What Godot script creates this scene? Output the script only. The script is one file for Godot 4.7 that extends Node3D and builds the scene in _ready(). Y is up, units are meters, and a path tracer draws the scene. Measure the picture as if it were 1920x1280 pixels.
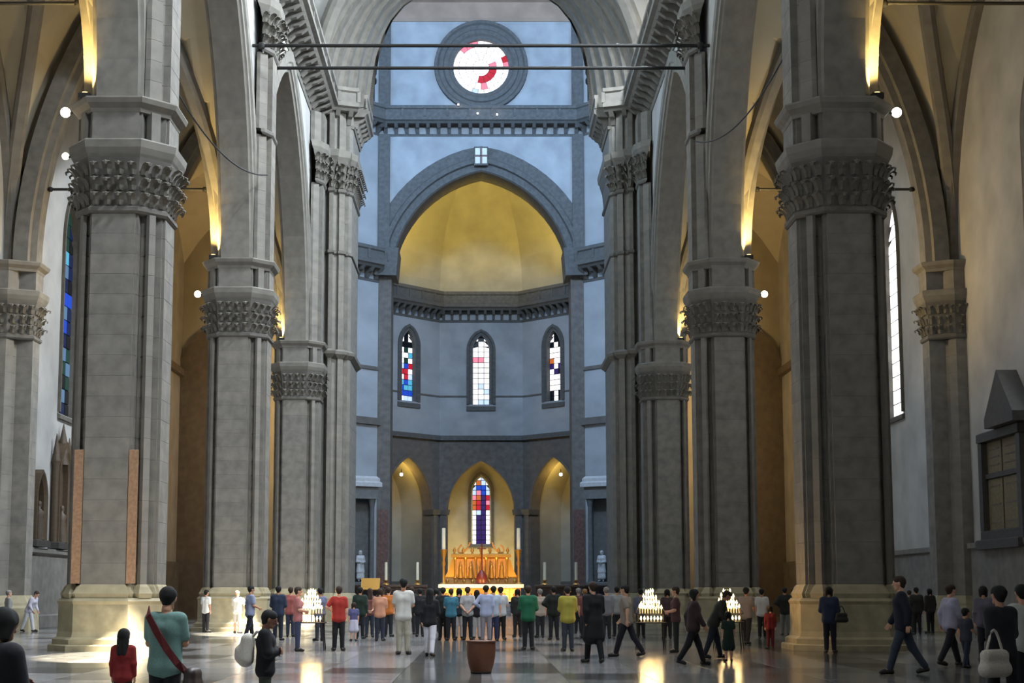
extends Node3D
# A great church seen from the west end of its nave: clustered piers, octagon, tribune and a crowd of visitors.
# World: camera near the origin, x to the right, y up, the nave runs away along -z ("d" below is the distance -z).

const W := 9.85        # nave axis to pier axis
const BAY := 19.7
const D1 := 40.8
const D2 := 60.5
const D3 := 80.2
const CAP := 14.76     # top of the lower capitals, where the arches spring
const GAL := 27.3      # underside of the nave gallery
const VAULT := 29.3    # springing of the nave vault
const AW := 19.4       # nave axis to the inside of the aisle walls
const OE := 130.0      # east side of the octagon
const OH := 8.9        # half a side of the octagon
const AC := 135.3      # centre of the tribune
const AA := 9.74       # its apothem

var M := {}
var names := {}
var cache := {}
var rng := RandomNumberGenerator.new()


class MB:
	var v := PackedVector3Array()
	var n := PackedVector3Array()

	func tri(a: Vector3, b: Vector3, c: Vector3) -> void:
		var m := (c - a).cross(b - a)
		if m.length_squared() < 1e-16:
			return
		m = m.normalized()
		v.append(a); v.append(b); v.append(c)
		n.append(m); n.append(m); n.append(m)

	func quad(a: Vector3, b: Vector3, c: Vector3, d: Vector3) -> void:
		tri(a, b, c)
		tri(a, c, d)

	func box(lo: Vector3, hi: Vector3, t := Transform3D()) -> void:
		var p := []
		for i in 8:
			p.append(t * Vector3(hi.x if i & 1 else lo.x, hi.y if i & 2 else lo.y, hi.z if i & 4 else lo.z))
		quad(p[0], p[2], p[3], p[1])
		quad(p[5], p[7], p[6], p[4])
		quad(p[4], p[6], p[2], p[0])
		quad(p[1], p[3], p[7], p[5])
		quad(p[2], p[6], p[7], p[3])
		quad(p[4], p[0], p[1], p[5])

	# a box with chamfered vertical and top edges
	func slab(lo: Vector3, hi: Vector3, c: float, t := Transform3D()) -> void:
		var r := []
		for q in [[lo.y, 0.0], [hi.y - c, 0.0], [hi.y, c]]:
			var y: float = q[0]
			var i: float = q[1]
			r.append(PackedVector3Array([t * Vector3(lo.x + i, y, lo.z + i), t * Vector3(hi.x - i, y, lo.z + i), t * Vector3(hi.x - i, y, hi.z - i), t * Vector3(lo.x + i, y, hi.z - i)]))
		rings(r)

	# rings of equal length, joined; closed rings unless open is set
	func rings(rs: Array, caps := true, open := false) -> void:
		for k in rs.size() - 1:
			var a: PackedVector3Array = rs[k]
			var b: PackedVector3Array = rs[k + 1]
			var m := a.size()
			for i in (m - 1 if open else m):
				var j := (i + 1) % m
				quad(a[i], b[i], b[j], a[j])
		if caps and not open:
			fan(rs[0], true)
			fan(rs[rs.size() - 1], false)

	func fan(r: PackedVector3Array, flip: bool) -> void:
		var c := Vector3.ZERO
		for p in r:
			c += p
		c /= r.size()
		for i in r.size():
			var j := (i + 1) % r.size()
			if flip:
				tri(c, r[i], r[j])
			else:
				tri(c, r[j], r[i])

	func mesh() -> ArrayMesh:
		var am := ArrayMesh.new()
		var ar := []
		ar.resize(Mesh.ARRAY_MAX)
		ar[Mesh.ARRAY_VERTEX] = v
		ar[Mesh.ARRAY_NORMAL] = n
		am.add_surface_from_arrays(Mesh.PRIMITIVE_TRIANGLES, ar)
		return am


func smooth_mesh(v: PackedVector3Array, ix: PackedInt32Array) -> ArrayMesh:
	var n := PackedVector3Array()
	n.resize(v.size())
	for k in range(0, ix.size(), 3):
		var a := v[ix[k]]
		var m := (v[ix[k + 2]] - a).cross(v[ix[k + 1]] - a)
		for q in 3:
			n[ix[k + q]] += m
	for i in n.size():
		n[i] = n[i].normalized() if n[i].length_squared() > 1e-20 else Vector3.UP
	var am := ArrayMesh.new()
	var ar := []
	ar.resize(Mesh.ARRAY_MAX)
	ar[Mesh.ARRAY_VERTEX] = v
	ar[Mesh.ARRAY_NORMAL] = n
	ar[Mesh.ARRAY_INDEX] = ix
	am.add_surface_from_arrays(Mesh.PRIMITIVE_TRIANGLES, ar)
	return am


# rings joined smoothly; each ring closed
func smooth_rings(rs: Array) -> ArrayMesh:
	var v := PackedVector3Array()
	var ix := PackedInt32Array()
	var m: int = rs[0].size()
	for r in rs:
		v.append_array(r)
	for k in rs.size() - 1:
		for i in m:
			var j := (i + 1) % m
			var a := k * m + i
			var b := k * m + j
			ix.append_array([a, a + m, b + m, a, b + m, b])
	for e in [0, rs.size() - 1]:
		var c := Vector3.ZERO
		for p in rs[e]:
			c += p
		var base := v.size()
		v.append_array(rs[e])
		v.append(c / m)
		for i in m:
			var j := (i + 1) % m
			if e == 0:
				ix.append_array([base + m, base + i, base + j])
			else:
				ix.append_array([base + m, base + j, base + i])
	return smooth_mesh(v, ix)


func ring_at(c: Vector3, r: float, sides: int, ax := Vector3.RIGHT, ay := Vector3.BACK) -> PackedVector3Array:
	var o := PackedVector3Array()
	for i in sides:
		var a := TAU * i / sides
		o.append(c + ax * cos(a) * r + ay * sin(a) * r)
	return o


# profile: [radius, height] pairs from the bottom up
func lathe(profile: Array, sides := 20) -> ArrayMesh:
	var rs := []
	for p in profile:
		rs.append(ring_at(Vector3(0, p[1], 0), maxf(p[0], 0.0005), sides))
	return smooth_rings(rs)


func tube(path: Array, r: float, sides := 6) -> ArrayMesh:
	var rs := []
	for k in path.size():
		var a: Vector3 = path[maxi(k - 1, 0)]
		var b: Vector3 = path[mini(k + 1, path.size() - 1)]
		var d := (b - a).normalized()
		var ax := d.cross(Vector3.UP if absf(d.y) < 0.9 else Vector3.RIGHT).normalized()
		rs.append(ring_at(path[k], r, sides, ax, d.cross(ax).normalized()))
	return smooth_rings(rs)


func ball(c: Vector3, r: float, sides := 12, squash := 1.0) -> ArrayMesh:
	var rs := []
	for k in range(1, sides / 2):
		var a := PI * k / (sides / 2) - PI / 2
		rs.append(ring_at(c + Vector3(0, sin(a) * r * squash, 0), cos(a) * r, sides))
	return smooth_rings(rs)


# ---------------------------------------------------------------- nodes
func numbered(called: String) -> String:
	var k: int = names.get(called, 0)
	names[called] = k + 1
	return called if k == 0 else "%s_%03d" % [called, k]


func thing(called: String, label: String, category: String, at := Vector3.ZERO, turn := 0.0, group := "", kind := "") -> Node3D:
	var o := Node3D.new()
	o.name = numbered(called)
	o.position = at
	o.rotation.y = turn
	add_child(o)
	tag(o, label, category, group, kind)
	return o


func tag(o: Node, label: String, category: String, group := "", kind := "") -> void:
	o.set_meta("label", label)
	o.set_meta("category", category)
	if group:
		o.set_meta("group", group)
	if kind:
		o.set_meta("kind", kind)


func single(called: String, mesh: Mesh, material: Material, label: String, category: String, at := Vector3.ZERO, turn := 0.0, group := "", kind := "") -> MeshInstance3D:
	var o := MeshInstance3D.new()
	o.name = numbered(called)
	o.mesh = mesh
	o.material_override = material
	o.position = at
	o.rotation.y = turn
	add_child(o)
	tag(o, label, category, group, kind)
	return o


func part(parent: Node, called: String, mesh: Mesh, material: Material, t := Transform3D(), label := "") -> MeshInstance3D:
	var o := MeshInstance3D.new()
	o.name = called
	o.mesh = mesh
	o.material_override = material
	o.transform = t
	if label:
		o.set_meta("label", label)
	parent.add_child(o, true)
	return o


func P(x: float, y: float, d: float) -> Vector3:
	return Vector3(x, y, -d)


func T(at: Vector3, turn := 0.0) -> Transform3D:
	return Transform3D(Basis(Vector3.UP, turn), at)


# ---------------------------------------------------------------- materials
func noise_tex(f: float, lo: float, hi: float, octaves := 4, kind := FastNoiseLite.TYPE_SIMPLEX_SMOOTH, sd := 1, warp := 0.0) -> NoiseTexture2D:
	var nz := FastNoiseLite.new()
	nz.seed = sd
	nz.noise_type = kind
	nz.frequency = f
	nz.fractal_octaves = octaves
	if warp > 0.0:
		nz.domain_warp_enabled = true
		nz.domain_warp_amplitude = warp
	var g := Gradient.new()
	g.set_color(0, Color(lo, lo, lo))
	g.set_color(1, Color(hi, hi, hi))
	var t := NoiseTexture2D.new()
	t.width = 512
	t.height = 512
	t.seamless = true
	t.noise = nz
	t.color_ramp = g
	return t


func mat(called: String, c: Color, rough := 0.8, tex: Texture2D = null, scale := 0.3, world := true, metal := 0.0) -> StandardMaterial3D:
	var m := StandardMaterial3D.new()
	m.resource_name = called
	m.albedo_color = c
	m.roughness = rough
	m.metallic = metal
	m.cull_mode = BaseMaterial3D.CULL_DISABLED
	if tex:
		m.albedo_texture = tex
		m.uv1_triplanar = true
		m.uv1_world_triplanar = world
		m.uv1_scale = Vector3.ONE * scale
	M[called] = m
	return m


func glow(called: String, c: Color, energy: float) -> StandardMaterial3D:
	var m := mat(called, c, 0.4)
	m.emission_enabled = true
	m.emission = c
	m.emission_energy_multiplier = energy
	return m


func cloth(c: Color) -> StandardMaterial3D:
	var k := "cloth" + c.to_html()
	if not M.has(k):
		var m := mat(k, c, 0.9, M.weave_tex, 3.0, false)
		m.rim_enabled = true
		m.rim = 0.25
		m.rim_tint = 0.6
	return M[k]


func make_materials() -> void:
	var st := noise_tex(0.012, 0.78, 1.0, 5, FastNoiseLite.TYPE_SIMPLEX_SMOOTH, 3)
	var fine := noise_tex(0.05, 0.8, 1.0, 4, FastNoiseLite.TYPE_PERLIN, 5)
	var pl := noise_tex(0.008, 0.84, 1.0, 4, FastNoiseLite.TYPE_SIMPLEX_SMOOTH, 7)
	var mb := noise_tex(0.012, 0.66, 1.0, 5, FastNoiseLite.TYPE_SIMPLEX_SMOOTH, 11, 60.0)
	var wv := noise_tex(0.03, 0.82, 1.0, 3, FastNoiseLite.TYPE_SIMPLEX_SMOOTH, 13)
	M.weave_tex = wv
	for k in 3:
		mat("stone%d" % k, [Color(0.505, 0.49, 0.455), Color(0.495, 0.48, 0.45), Color(0.515, 0.497, 0.462)][k], 0.78, st, 0.25)
	mat("stone_dark", Color(0.42, 0.405, 0.38), 0.8, st, 0.3)
	mat("stone_brown", Color(0.47, 0.43, 0.385), 0.8, st, 0.2)
	mat("leaf_stone", Color(0.45, 0.435, 0.4), 0.85, fine, 0.8)
	mat("plinth", Color(0.66, 0.62, 0.5), 0.7, st, 0.3)
	mat("plaster", Color(0.71, 0.705, 0.69), 0.9, pl, 0.08)
	mat("plaster_warm", Color(0.72, 0.69, 0.61), 0.9, pl, 0.08)
	mat("plaster_tan", Color(0.72, 0.6, 0.5), 0.9, pl, 0.08)
	mat("dado", Color(0.5, 0.485, 0.46), 0.7, st, 0.2)
	var tones := [Color(0.68, 0.67, 0.665), Color(0.6, 0.595, 0.595), Color(0.51, 0.505, 0.5), Color(0.4, 0.4, 0.39), Color(0.6, 0.545, 0.515), Color(0.31, 0.31, 0.305)]
	for k in tones.size():
		mat("marble%d" % k, tones[k], 0.13 + 0.02 * (k % 3), mb, 0.22)
	mat("mortar", Color(0.3, 0.3, 0.29), 0.9)
	mat("iron", Color(0.1, 0.097, 0.095), 0.65, null, 1.0, true, 0.2)
	mat("lead", Color(0.1, 0.1, 0.11), 0.6)
	mat("wood", Color(0.36, 0.25, 0.17), 0.6, st, 0.8)
	mat("board", Color(0.64, 0.5, 0.38), 0.75, st, 1.2)
	mat("bronze", Color(0.33, 0.27, 0.2), 0.55, st, 0.8)
	mat("dark_marble", Color(0.29, 0.28, 0.27), 0.5, st, 0.5)
	mat("red_marble", Color(0.5, 0.36, 0.31), 0.5, mb, 0.4)
	mat("bin", Color(0.43, 0.25, 0.15), 0.5, fine, 2.0, false)
	mat("gold", Color(0.86, 0.62, 0.28), 0.38, fine, 1.5, false, 0.7)
	mat("gilt", Color(0.8, 0.56, 0.3), 0.55, fine, 1.5, false, 0.2)
	mat("red_wood", Color(0.36, 0.12, 0.08), 0.4)
	mat("linen", Color(0.9, 0.87, 0.8), 0.85)
	mat("wax", Color(0.92, 0.88, 0.76), 0.5)
	mat("marble_white", Color(0.8, 0.78, 0.75), 0.5, pl, 0.5)
	mat("paint_panel", Color(0.5, 0.45, 0.33), 0.6, st, 0.9)
	mat("black", Color(0.07, 0.07, 0.075), 0.6)
	mat("leather", Color(0.16, 0.1, 0.08), 0.5)
	mat("shoe", Color(0.12, 0.11, 0.1), 0.5)
	mat("white_canvas", Color(0.84, 0.81, 0.76), 0.85, wv, 3.0, false)
	mat("eye", Color(0.08, 0.06, 0.05), 0.2)
	for q in [["skin_a", Color(0.83, 0.64, 0.53)], ["skin_b", Color(0.74, 0.54, 0.43)], ["skin_c", Color(0.58, 0.4, 0.31)], ["hair_black", Color(0.06, 0.053, 0.05)], ["hair_brown", Color(0.2, 0.14, 0.1)], ["hair_grey", Color(0.5, 0.48, 0.46)], ["hair_fair", Color(0.5, 0.38, 0.24)]]:
		mat(q[0], q[1], 0.85 if q[0].begins_with("hair") else 0.6)
	glow("flame", Color(1.0, 0.86, 0.6), 75.0)
	glow("lamp_warm", Color(1.0, 0.86, 0.55), 9.0)
	glow("lamp_white", Color(1.0, 0.97, 0.9), 14.0)
	var gl := mat("clear_glass", Color(0.9, 0.95, 1.0, 0.08), 0.05)
	gl.transparency = BaseMaterial3D.TRANSPARENCY_ALPHA


# ---------------------------------------------------------------- plan outlines and mouldings
func turned4(q: Array) -> PackedVector2Array:
	var o := PackedVector2Array()
	for k in 4:
		for p in q:
			var v: Vector2 = p
			for r in k:
				v = Vector2(v.y, -v.x)
			o.append(v)
	return o


# the aisle side (local -x) is a little shallower than the nave side
func aisle_side_in(p: PackedVector2Array) -> PackedVector2Array:
	for i in p.size():
		if p[i].x < -0.58:
			p[i].x = -(0.58 + (-p[i].x - 0.58) * 0.8)
	return p


func pier_outline() -> PackedVector2Array:
	return aisle_side_in(turned4([Vector2(0.58, 1.26), Vector2(0.58, 1.18), Vector2(0.66, 1.18), Vector2(0.66, 0.86), Vector2(0.83, 0.86), Vector2(0.83, 1.0), Vector2(0.93, 1.07), Vector2(1.07, 0.93), Vector2(1.0, 0.83), Vector2(0.86, 0.83), Vector2(0.86, 0.66), Vector2(1.18, 0.66), Vector2(1.18, 0.58), Vector2(1.26, 0.58)]))


func pier_hull() -> PackedVector2Array:
	return aisle_side_in(turned4([Vector2(0.64, 1.26), Vector2(0.82, 1.08), Vector2(1.08, 0.82), Vector2(1.26, 0.64)]))


func pilaster_outline() -> PackedVector2Array:
	return PackedVector2Array([Vector2(0.72, 1.12), Vector2(0.86, 1.12), Vector2(1.12, 0.84), Vector2(1.0, 0.73), Vector2(1.1, 0.58), Vector2(1.3, 0.58), Vector2(1.3, -0.58), Vector2(1.1, -0.58), Vector2(1.0, -0.73), Vector2(1.12, -0.84), Vector2(0.86, -1.12), Vector2(0.72, -1.12)])


func pilaster_hull() -> PackedVector2Array:
	return PackedVector2Array([Vector2(1.02, 1.14), Vector2(1.04, 1.12), Vector2(1.16, 0.86), Vector2(1.3, 0.6), Vector2(1.3, -0.6), Vector2(1.16, -0.86), Vector2(1.04, -1.12), Vector2(1.02, -1.14)])


func respond_outline() -> PackedVector2Array:
	return PackedVector2Array([Vector2(0.01, 0.95), Vector2(0.42, 0.95), Vector2(0.66, 0.72), Vector2(0.56, 0.6), Vector2(0.7, 0.46), Vector2(1.35, 0.46), Vector2(1.35, -0.46), Vector2(0.7, -0.46), Vector2(0.56, -0.6), Vector2(0.66, -0.72), Vector2(0.42, -0.95), Vector2(0.01, -0.95)])


func respond_hull() -> PackedVector2Array:
	return PackedVector2Array([Vector2(0.01, 0.95), Vector2(0.42, 0.95), Vector2(0.8, 0.74), Vector2(1.35, 0.5), Vector2(1.35, -0.5), Vector2(0.8, -0.74), Vector2(0.42, -0.95), Vector2(0.01, -0.95)])


func block_outline() -> PackedVector2Array:
	return PackedVector2Array([Vector2(1.3, -1.3), Vector2(1.5, -0.9), Vector2(1.7, -0.9), Vector2(1.7, -1.2), Vector2(1.95, -1.35), Vector2(2.02, -1.2), Vector2(2.3, -1.35), Vector2(2.3, -1.75), Vector2(2.5, -1.75), Vector2(2.65, -2.0), Vector2(2.65, -6.4), Vector2(-0.15, -6.4), Vector2(-0.15, -1.3), Vector2(1.05, -1.3)])


func grown(p: PackedVector2Array, d: float) -> PackedVector2Array:
	if absf(d) < 1e-6:
		return p
	var area := 0.0
	for i in p.size():
		area += p[i].cross(p[(i + 1) % p.size()])
	var sg := 1.0 if area > 0 else -1.0
	var o := PackedVector2Array()
	for i in p.size():
		var a := (p[i] - p[(i - 1 + p.size()) % p.size()]).normalized()
		var b := (p[(i + 1) % p.size()] - p[i]).normalized()
		var na := Vector2(a.y, -a.x) * sg
		var nb := Vector2(b.y, -b.x) * sg
		var m := (na + nb)
		m = m / maxf(0.35, m.length_squared() * 0.5)
		o.append(p[i] + m * d)
	return o


# levels: [height, how far the outline is grown]
func stack(mb: MB, p: PackedVector2Array, levels: Array) -> void:
	var rs := []
	for l in levels:
		var r := PackedVector3Array()
		for q in grown(p, l[1]):
			r.append(Vector3(q.x, l[0], q.y))
		rs.append(r)
	mb.rings(rs)


func stacked(p: PackedVector2Array, levels: Array) -> ArrayMesh:
	var mb := MB.new()
	stack(mb, p, levels)
	return mb.mesh()


func course_mesh(key: String, p: PackedVector2Array, h: float) -> ArrayMesh:
	var k := "course_%s_%.3f" % [key, h]
	if not cache.has(k):
		cache[k] = stacked(p, [[0.0, -0.007], [0.009, 0.0], [h - 0.009, 0.0], [h, -0.007]])
	return cache[k]


func courses(o: Node3D, key: String, p: PackedVector2Array, y0: float, y1: float, step: float) -> void:
	var n := roundi((y1 - y0) / step)
	var h := (y1 - y0) / n
	for k in n:
		part(o, "stone_course", course_mesh(key, p, h), M["stone%d" % rng.randi_range(0, 2)], T(Vector3(0, y0 + k * h, 0)))


# one curled acanthus leaf: stands at the origin, curls towards +z
func leaf_mesh() -> ArrayMesh:
	if not cache.has("leaf"):
		var mb := MB.new()
		var rs := []
		for q in [[0.0, 0.0, 0.09, 0.05], [0.14, 0.04, 0.12, 0.06], [0.25, 0.12, 0.135, 0.06], [0.31, 0.23, 0.11, 0.05], [0.27, 0.31, 0.07, 0.03], [0.2, 0.3, 0.03, 0.02]]:
			var y: float = q[0]
			var z: float = q[1]
			var w: float = q[2]
			var t: float = q[3]
			rs.append(PackedVector3Array([Vector3(-w, y, z), Vector3(-w * 0.45, y, z + t * 0.4), Vector3(0, y + 0.01, z + t), Vector3(w * 0.45, y, z + t * 0.4), Vector3(w, y, z), Vector3(0, y, z - 0.03)]))
		mb.rings(rs)
		cache.leaf = mb.mesh()
	return cache.leaf


func leaves(o: Node3D, hull: PackedVector2Array, tiers: Array, step: float, size: float, open_side := false) -> void:
	for t in tiers:
		var p := grown(hull, t[1])
		for i in p.size():
			if open_side and i == p.size() - 1:
				continue
			var a := p[i]
			var b := p[(i + 1) % p.size()]
			var n := maxi(1, roundi(a.distance_to(b) / step))
			var dir := (b - a).normalized()
			var out := Vector2(dir.y, -dir.x)
			if out.dot((a + b) * 0.5 - Vector2(0.3 if open_side else 0.0, 0)) < 0:
				out = -out
			for k in n:
				var q := a.lerp(b, (k + 0.5) / n)
				var s: float = size * rng.randf_range(0.92, 1.08)
				part(o, "leaf", leaf_mesh(), M.leaf_stone, Transform3D(Basis(Vector3.UP, atan2(out.x, out.y)).scaled(Vector3(s, s, s)), Vector3(q.x, t[0], q.y)))


func lower_capital(o: Node3D, outline: PackedVector2Array, hull: PackedVector2Array, open_side := false) -> void:
	var c := part(o, "capital", stacked(hull, [[11.6, 0.02], [11.66, 0.07], [11.76, 0.07], [11.82, 0.0], [12.5, 0.03], [12.95, 0.1], [13.12, 0.15]]), M.stone_dark)
	leaves(c, hull, [[11.82, 0.01], [12.22, 0.03], [12.64, 0.08]], 0.3, 1.0, open_side)
	part(o, "abacus", stacked(hull, [[13.1, 0.12], [13.2, 0.18], [13.36, 0.25], [13.55, 0.28], [13.6, 0.24], [13.62, 0.1]]), M.stone0)
	part(o, "impost_block", stacked(outline, [[13.6, 0.05], [14.42, 0.05]]), M.stone1)
	part(o, "cornice", stacked(hull, [[14.38, 0.06], [14.48, 0.1], [14.6, 0.23], [14.72, 0.28], [CAP, 0.27]]), M.stone2)


func upper_capital(o: Node3D, hull: PackedVector2Array, open_side := true) -> void:
	var c := part(o, "upper_capital", stacked(hull, [[23.4, 0.02], [23.48, 0.08], [23.6, 0.08], [23.66, 0.0], [24.6, 0.06], [25.1, 0.18]]), M.stone_dark)
	leaves(c, hull, [[23.66, 0.02], [24.12, 0.05], [24.58, 0.12]], 0.36, 1.2, open_side)
	part(o, "upper_abacus", stacked(hull, [[25.05, 0.14], [25.3, 0.26], [25.6, 0.3], [25.7, 0.1]]), M.stone0)


func pier(side: int, d: float, label: String, group: String) -> Node3D:
	var o := thing("stone_pier", label, "pier", P(side * W, 0, d), PI if side > 0 else 0.0, group)
	var outline := pier_outline()
	var hull := pier_hull()
	part(o, "step", stacked(hull, [[0.0, 0.4], [0.14, 0.4], [0.17, 0.37]]), M.plinth)
	part(o, "plinth", stacked(hull, [[0.17, 0.3], [0.3, 0.3], [0.36, 0.2], [0.5, 0.17], [1.2, 0.17], [1.28, 0.21], [1.36, 0.14]]), M.plinth)
	part(o, "base_moulding", stacked(outline, [[1.36, 0.1], [1.48, 0.13], [1.58, 0.08], [1.66, 0.05], [1.72, 0.0]]), M.plinth)
	courses(o, "pier", outline, 1.72, 11.6, 0.55)
	lower_capital(o, outline, hull)
	upper_shaft(o)
	return o


func upper_shaft(o: Node3D) -> void:
	courses(o, "pilaster", pilaster_outline(), CAP, 19.95, 0.58)
	part(o, "string_moulding", stacked(pilaster_hull(), [[19.95, 0.01], [20.02, 0.07], [20.14, 0.07], [20.2, 0.01]]), M.stone_dark)
	courses(o, "pilaster", pilaster_outline(), 20.2, 23.4, 0.58)
	upper_capital(o, pilaster_hull())
	part(o, "upper_impost", stacked(pilaster_outline(), [[25.68, 0.05], [27.35, 0.05]]), M.stone1)


func crossing_pier(side: int, label: String) -> void:
	var o := thing("crossing_pier", label, "pier", P(side * W, 0, D3), PI if side > 0 else 0.0, "crossing piers")
	var outline := pier_outline()
	var hull := pier_hull()
	var block := block_outline()
	if side > 0: # turned half round about the pier axis, the block must still lie beyond the pier
		for i in block.size():
			block[i].y = -block[i].y
		block.reverse()
	part(o, "step", stacked(hull, [[0.0, 0.4], [0.17, 0.37]]), M.plinth)
	part(o, "plinth", stacked(hull, [[0.17, 0.3], [0.36, 0.2], [0.5, 0.17], [1.2, 0.17], [1.36, 0.14]]), M.plinth)
	part(o, "base_moulding", stacked(outline, [[1.36, 0.14], [1.48, 0.18], [1.72, 0.0]]), M.plinth)
	courses(o, "pier", outline, 1.72, 11.6, 0.8)
	lower_capital(o, outline, hull)
	part(o, "block_base", stacked(block, [[0.0, 0.3], [1.2, 0.25], [1.5, 0.0]]), M.plinth)
	courses(o, "block%d" % side, block, 1.5, 14.2, 0.9)
	part(o, "block_cornice", stacked(block, [[14.2, 0.02], [14.4, 0.22], [14.55, 0.26], [14.7, 0.02]]), M.stone0)
	courses(o, "block%d" % side, block, 14.7, 19.95, 0.9)
	part(o, "string_moulding", stacked(block, [[19.95, 0.0], [20.02, 0.08], [20.14, 0.08], [20.2, 0.0]]), M.stone_dark)
	courses(o, "block%d" % side, block, 20.2, 23.4, 0.9)
	var c := part(o, "upper_capital", stacked(block, [[23.4, 0.02], [23.48, 0.1], [23.62, 0.1], [23.68, 0.0], [24.7, 0.08], [25.2, 0.22]]), M.stone_dark)
	for t in [[23.7, 0.02], [24.15, 0.05], [24.6, 0.14]]:
		var p := grown(block, t[1])
		for i in p.size():
			var a := p[i]
			var b := p[(i + 1) % p.size()]
			if minf(a.x, b.x) < 1.0 or absf(a.y) > 6.0 or absf(b.y) > 6.0 and absf(a.y) < 1.9:
				continue
			var n := maxi(1, roundi(a.distance_to(b) / 0.42))
			var dir := (b - a).normalized()
			var out := Vector2(dir.y, -dir.x)
			if out.dot((a + b) * 0.5 - Vector2(0.0, -3.0 if side < 0 else 3.0)) < 0:
				out = -out
			for k in n:
				var q := a.lerp(b, (k + 0.5) / n)
				part(c, "leaf", leaf_mesh(), M.leaf_stone, Transform3D(Basis(Vector3.UP, atan2(out.x, out.y)).scaled(Vector3.ONE * 1.25), Vector3(q.x, t[0], q.y)))
	part(o, "upper_abacus", stacked(block, [[25.15, 0.14], [25.4, 0.3], [25.75, 0.34], [25.85, 0.05]]), M.stone0)
	part(o, "upper_impost", stacked(block, [[25.8, 0.04], [29.27, 0.04]]), M.stone1)
	courses(o, "pilaster", pilaster_outline(), CAP, 23.4, 0.9)
	upper_capital(o, pilaster_hull())
	part(o, "pilaster_impost", stacked(pilaster_outline(), [[25.68, 0.05], [27.35, 0.05]]), M.stone1)


func respond(side: int, d: float, label: String) -> void:
	var o := thing("wall_respond", label, "pilaster", P(side * AW, 0, d), PI if side > 0 else 0.0, "responds on the aisle walls")
	var outline := respond_outline()
	var hull := respond_hull()
	part(o, "base", stacked(hull, [[0.0, 0.3], [0.9, 0.25], [1.0, 0.18], [1.1, 0.16], [1.4, 0.02]]), M.plinth)
	courses(o, "respond", outline, 1.4, 11.6, 0.68)
	lower_capital(o, outline, hull, true)


# ---------------------------------------------------------------- arches
func arch_pts(a: float, r: float, h0: float, n := 14) -> Array:
	var o := []
	var most := acos((r - a) / r)
	for k in n + 1:
		var t := most * k / n
		o.append(Vector2(-a + r * (1 - cos(t)), h0 + r * sin(t)))
	for k in range(n - 1, -1, -1):
		var q: Vector2 = o[k]
		o.append(Vector2(-q.x, q.y))
	return o


func with_legs(pts: Array, y0: float) -> Array:
	var o := [Vector2(pts[0].x, y0)]
	o.append_array(pts)
	o.append(Vector2(pts[pts.size() - 1].x, y0))
	return o


func path_normals(pts: Array) -> Array:
	var o := []
	for i in pts.size():
		var a: Vector2 = pts[maxi(i - 1, 0)]
		var b: Vector2 = pts[i]
		var c: Vector2 = pts[mini(i + 1, pts.size() - 1)]
		var n := Vector2.ZERO
		if i > 0:
			n += Vector2(-(b - a).y, (b - a).x).normalized()
		if i < pts.size() - 1:
			n += Vector2(-(c - b).y, (c - b).x).normalized()
		n = n.normalized()
		o.append(n)
	return o


# prof: points (across, outwards), a closed outline; f(s, y, across) -> place
func sweep(mb: MB, pts: Array, prof: Array, f: Callable, caps := true) -> void:
	var nn := path_normals(pts)
	var rs := []
	for i in pts.size():
		var r := PackedVector3Array()
		for q in prof:
			var p: Vector2 = pts[i] + nn[i] * q.y
			r.append(f.call(p.x, p.y, q.x))
		rs.append(r)
	mb.rings(rs, caps)


func over(mb: MB, pts: Array, out: float, top: float, f: Callable, across: float) -> void:
	var nn := path_normals(pts)
	for i in pts.size() - 1:
		var a: Vector2 = pts[i] + nn[i] * out
		var b: Vector2 = pts[i + 1] + nn[i + 1] * out
		mb.quad(f.call(a.x, a.y, across), f.call(a.x, maxf(top, a.y), across), f.call(b.x, maxf(top, b.y), across), f.call(b.x, b.y, across))


const WF := 0.62       # half the thickness of the nave wall
const ARCADE := [Vector2(-0.7, 1.0), Vector2(-0.7, 0.14), Vector2(-0.62, 0.1), Vector2(-0.56, 0.0), Vector2(0.56, 0.0), Vector2(0.62, 0.1), Vector2(0.7, 0.14), Vector2(0.7, 0.42), Vector2(0.78, 0.5), Vector2(0.78, 1.0)]
const RIB := [Vector2(-0.36, 0.5), Vector2(-0.36, 0.16), Vector2(-0.2, 0.0), Vector2(0.2, 0.0), Vector2(0.36, 0.16), Vector2(0.36, 0.5)]
const TRANSVERSE := [Vector2(-0.62, 0.9), Vector2(-0.62, 0.3), Vector2(-0.42, 0.26), Vector2(-0.38, 0.0), Vector2(0.38, 0.0), Vector2(0.42, 0.26), Vector2(0.62, 0.3), Vector2(0.62, 0.9)]


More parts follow.
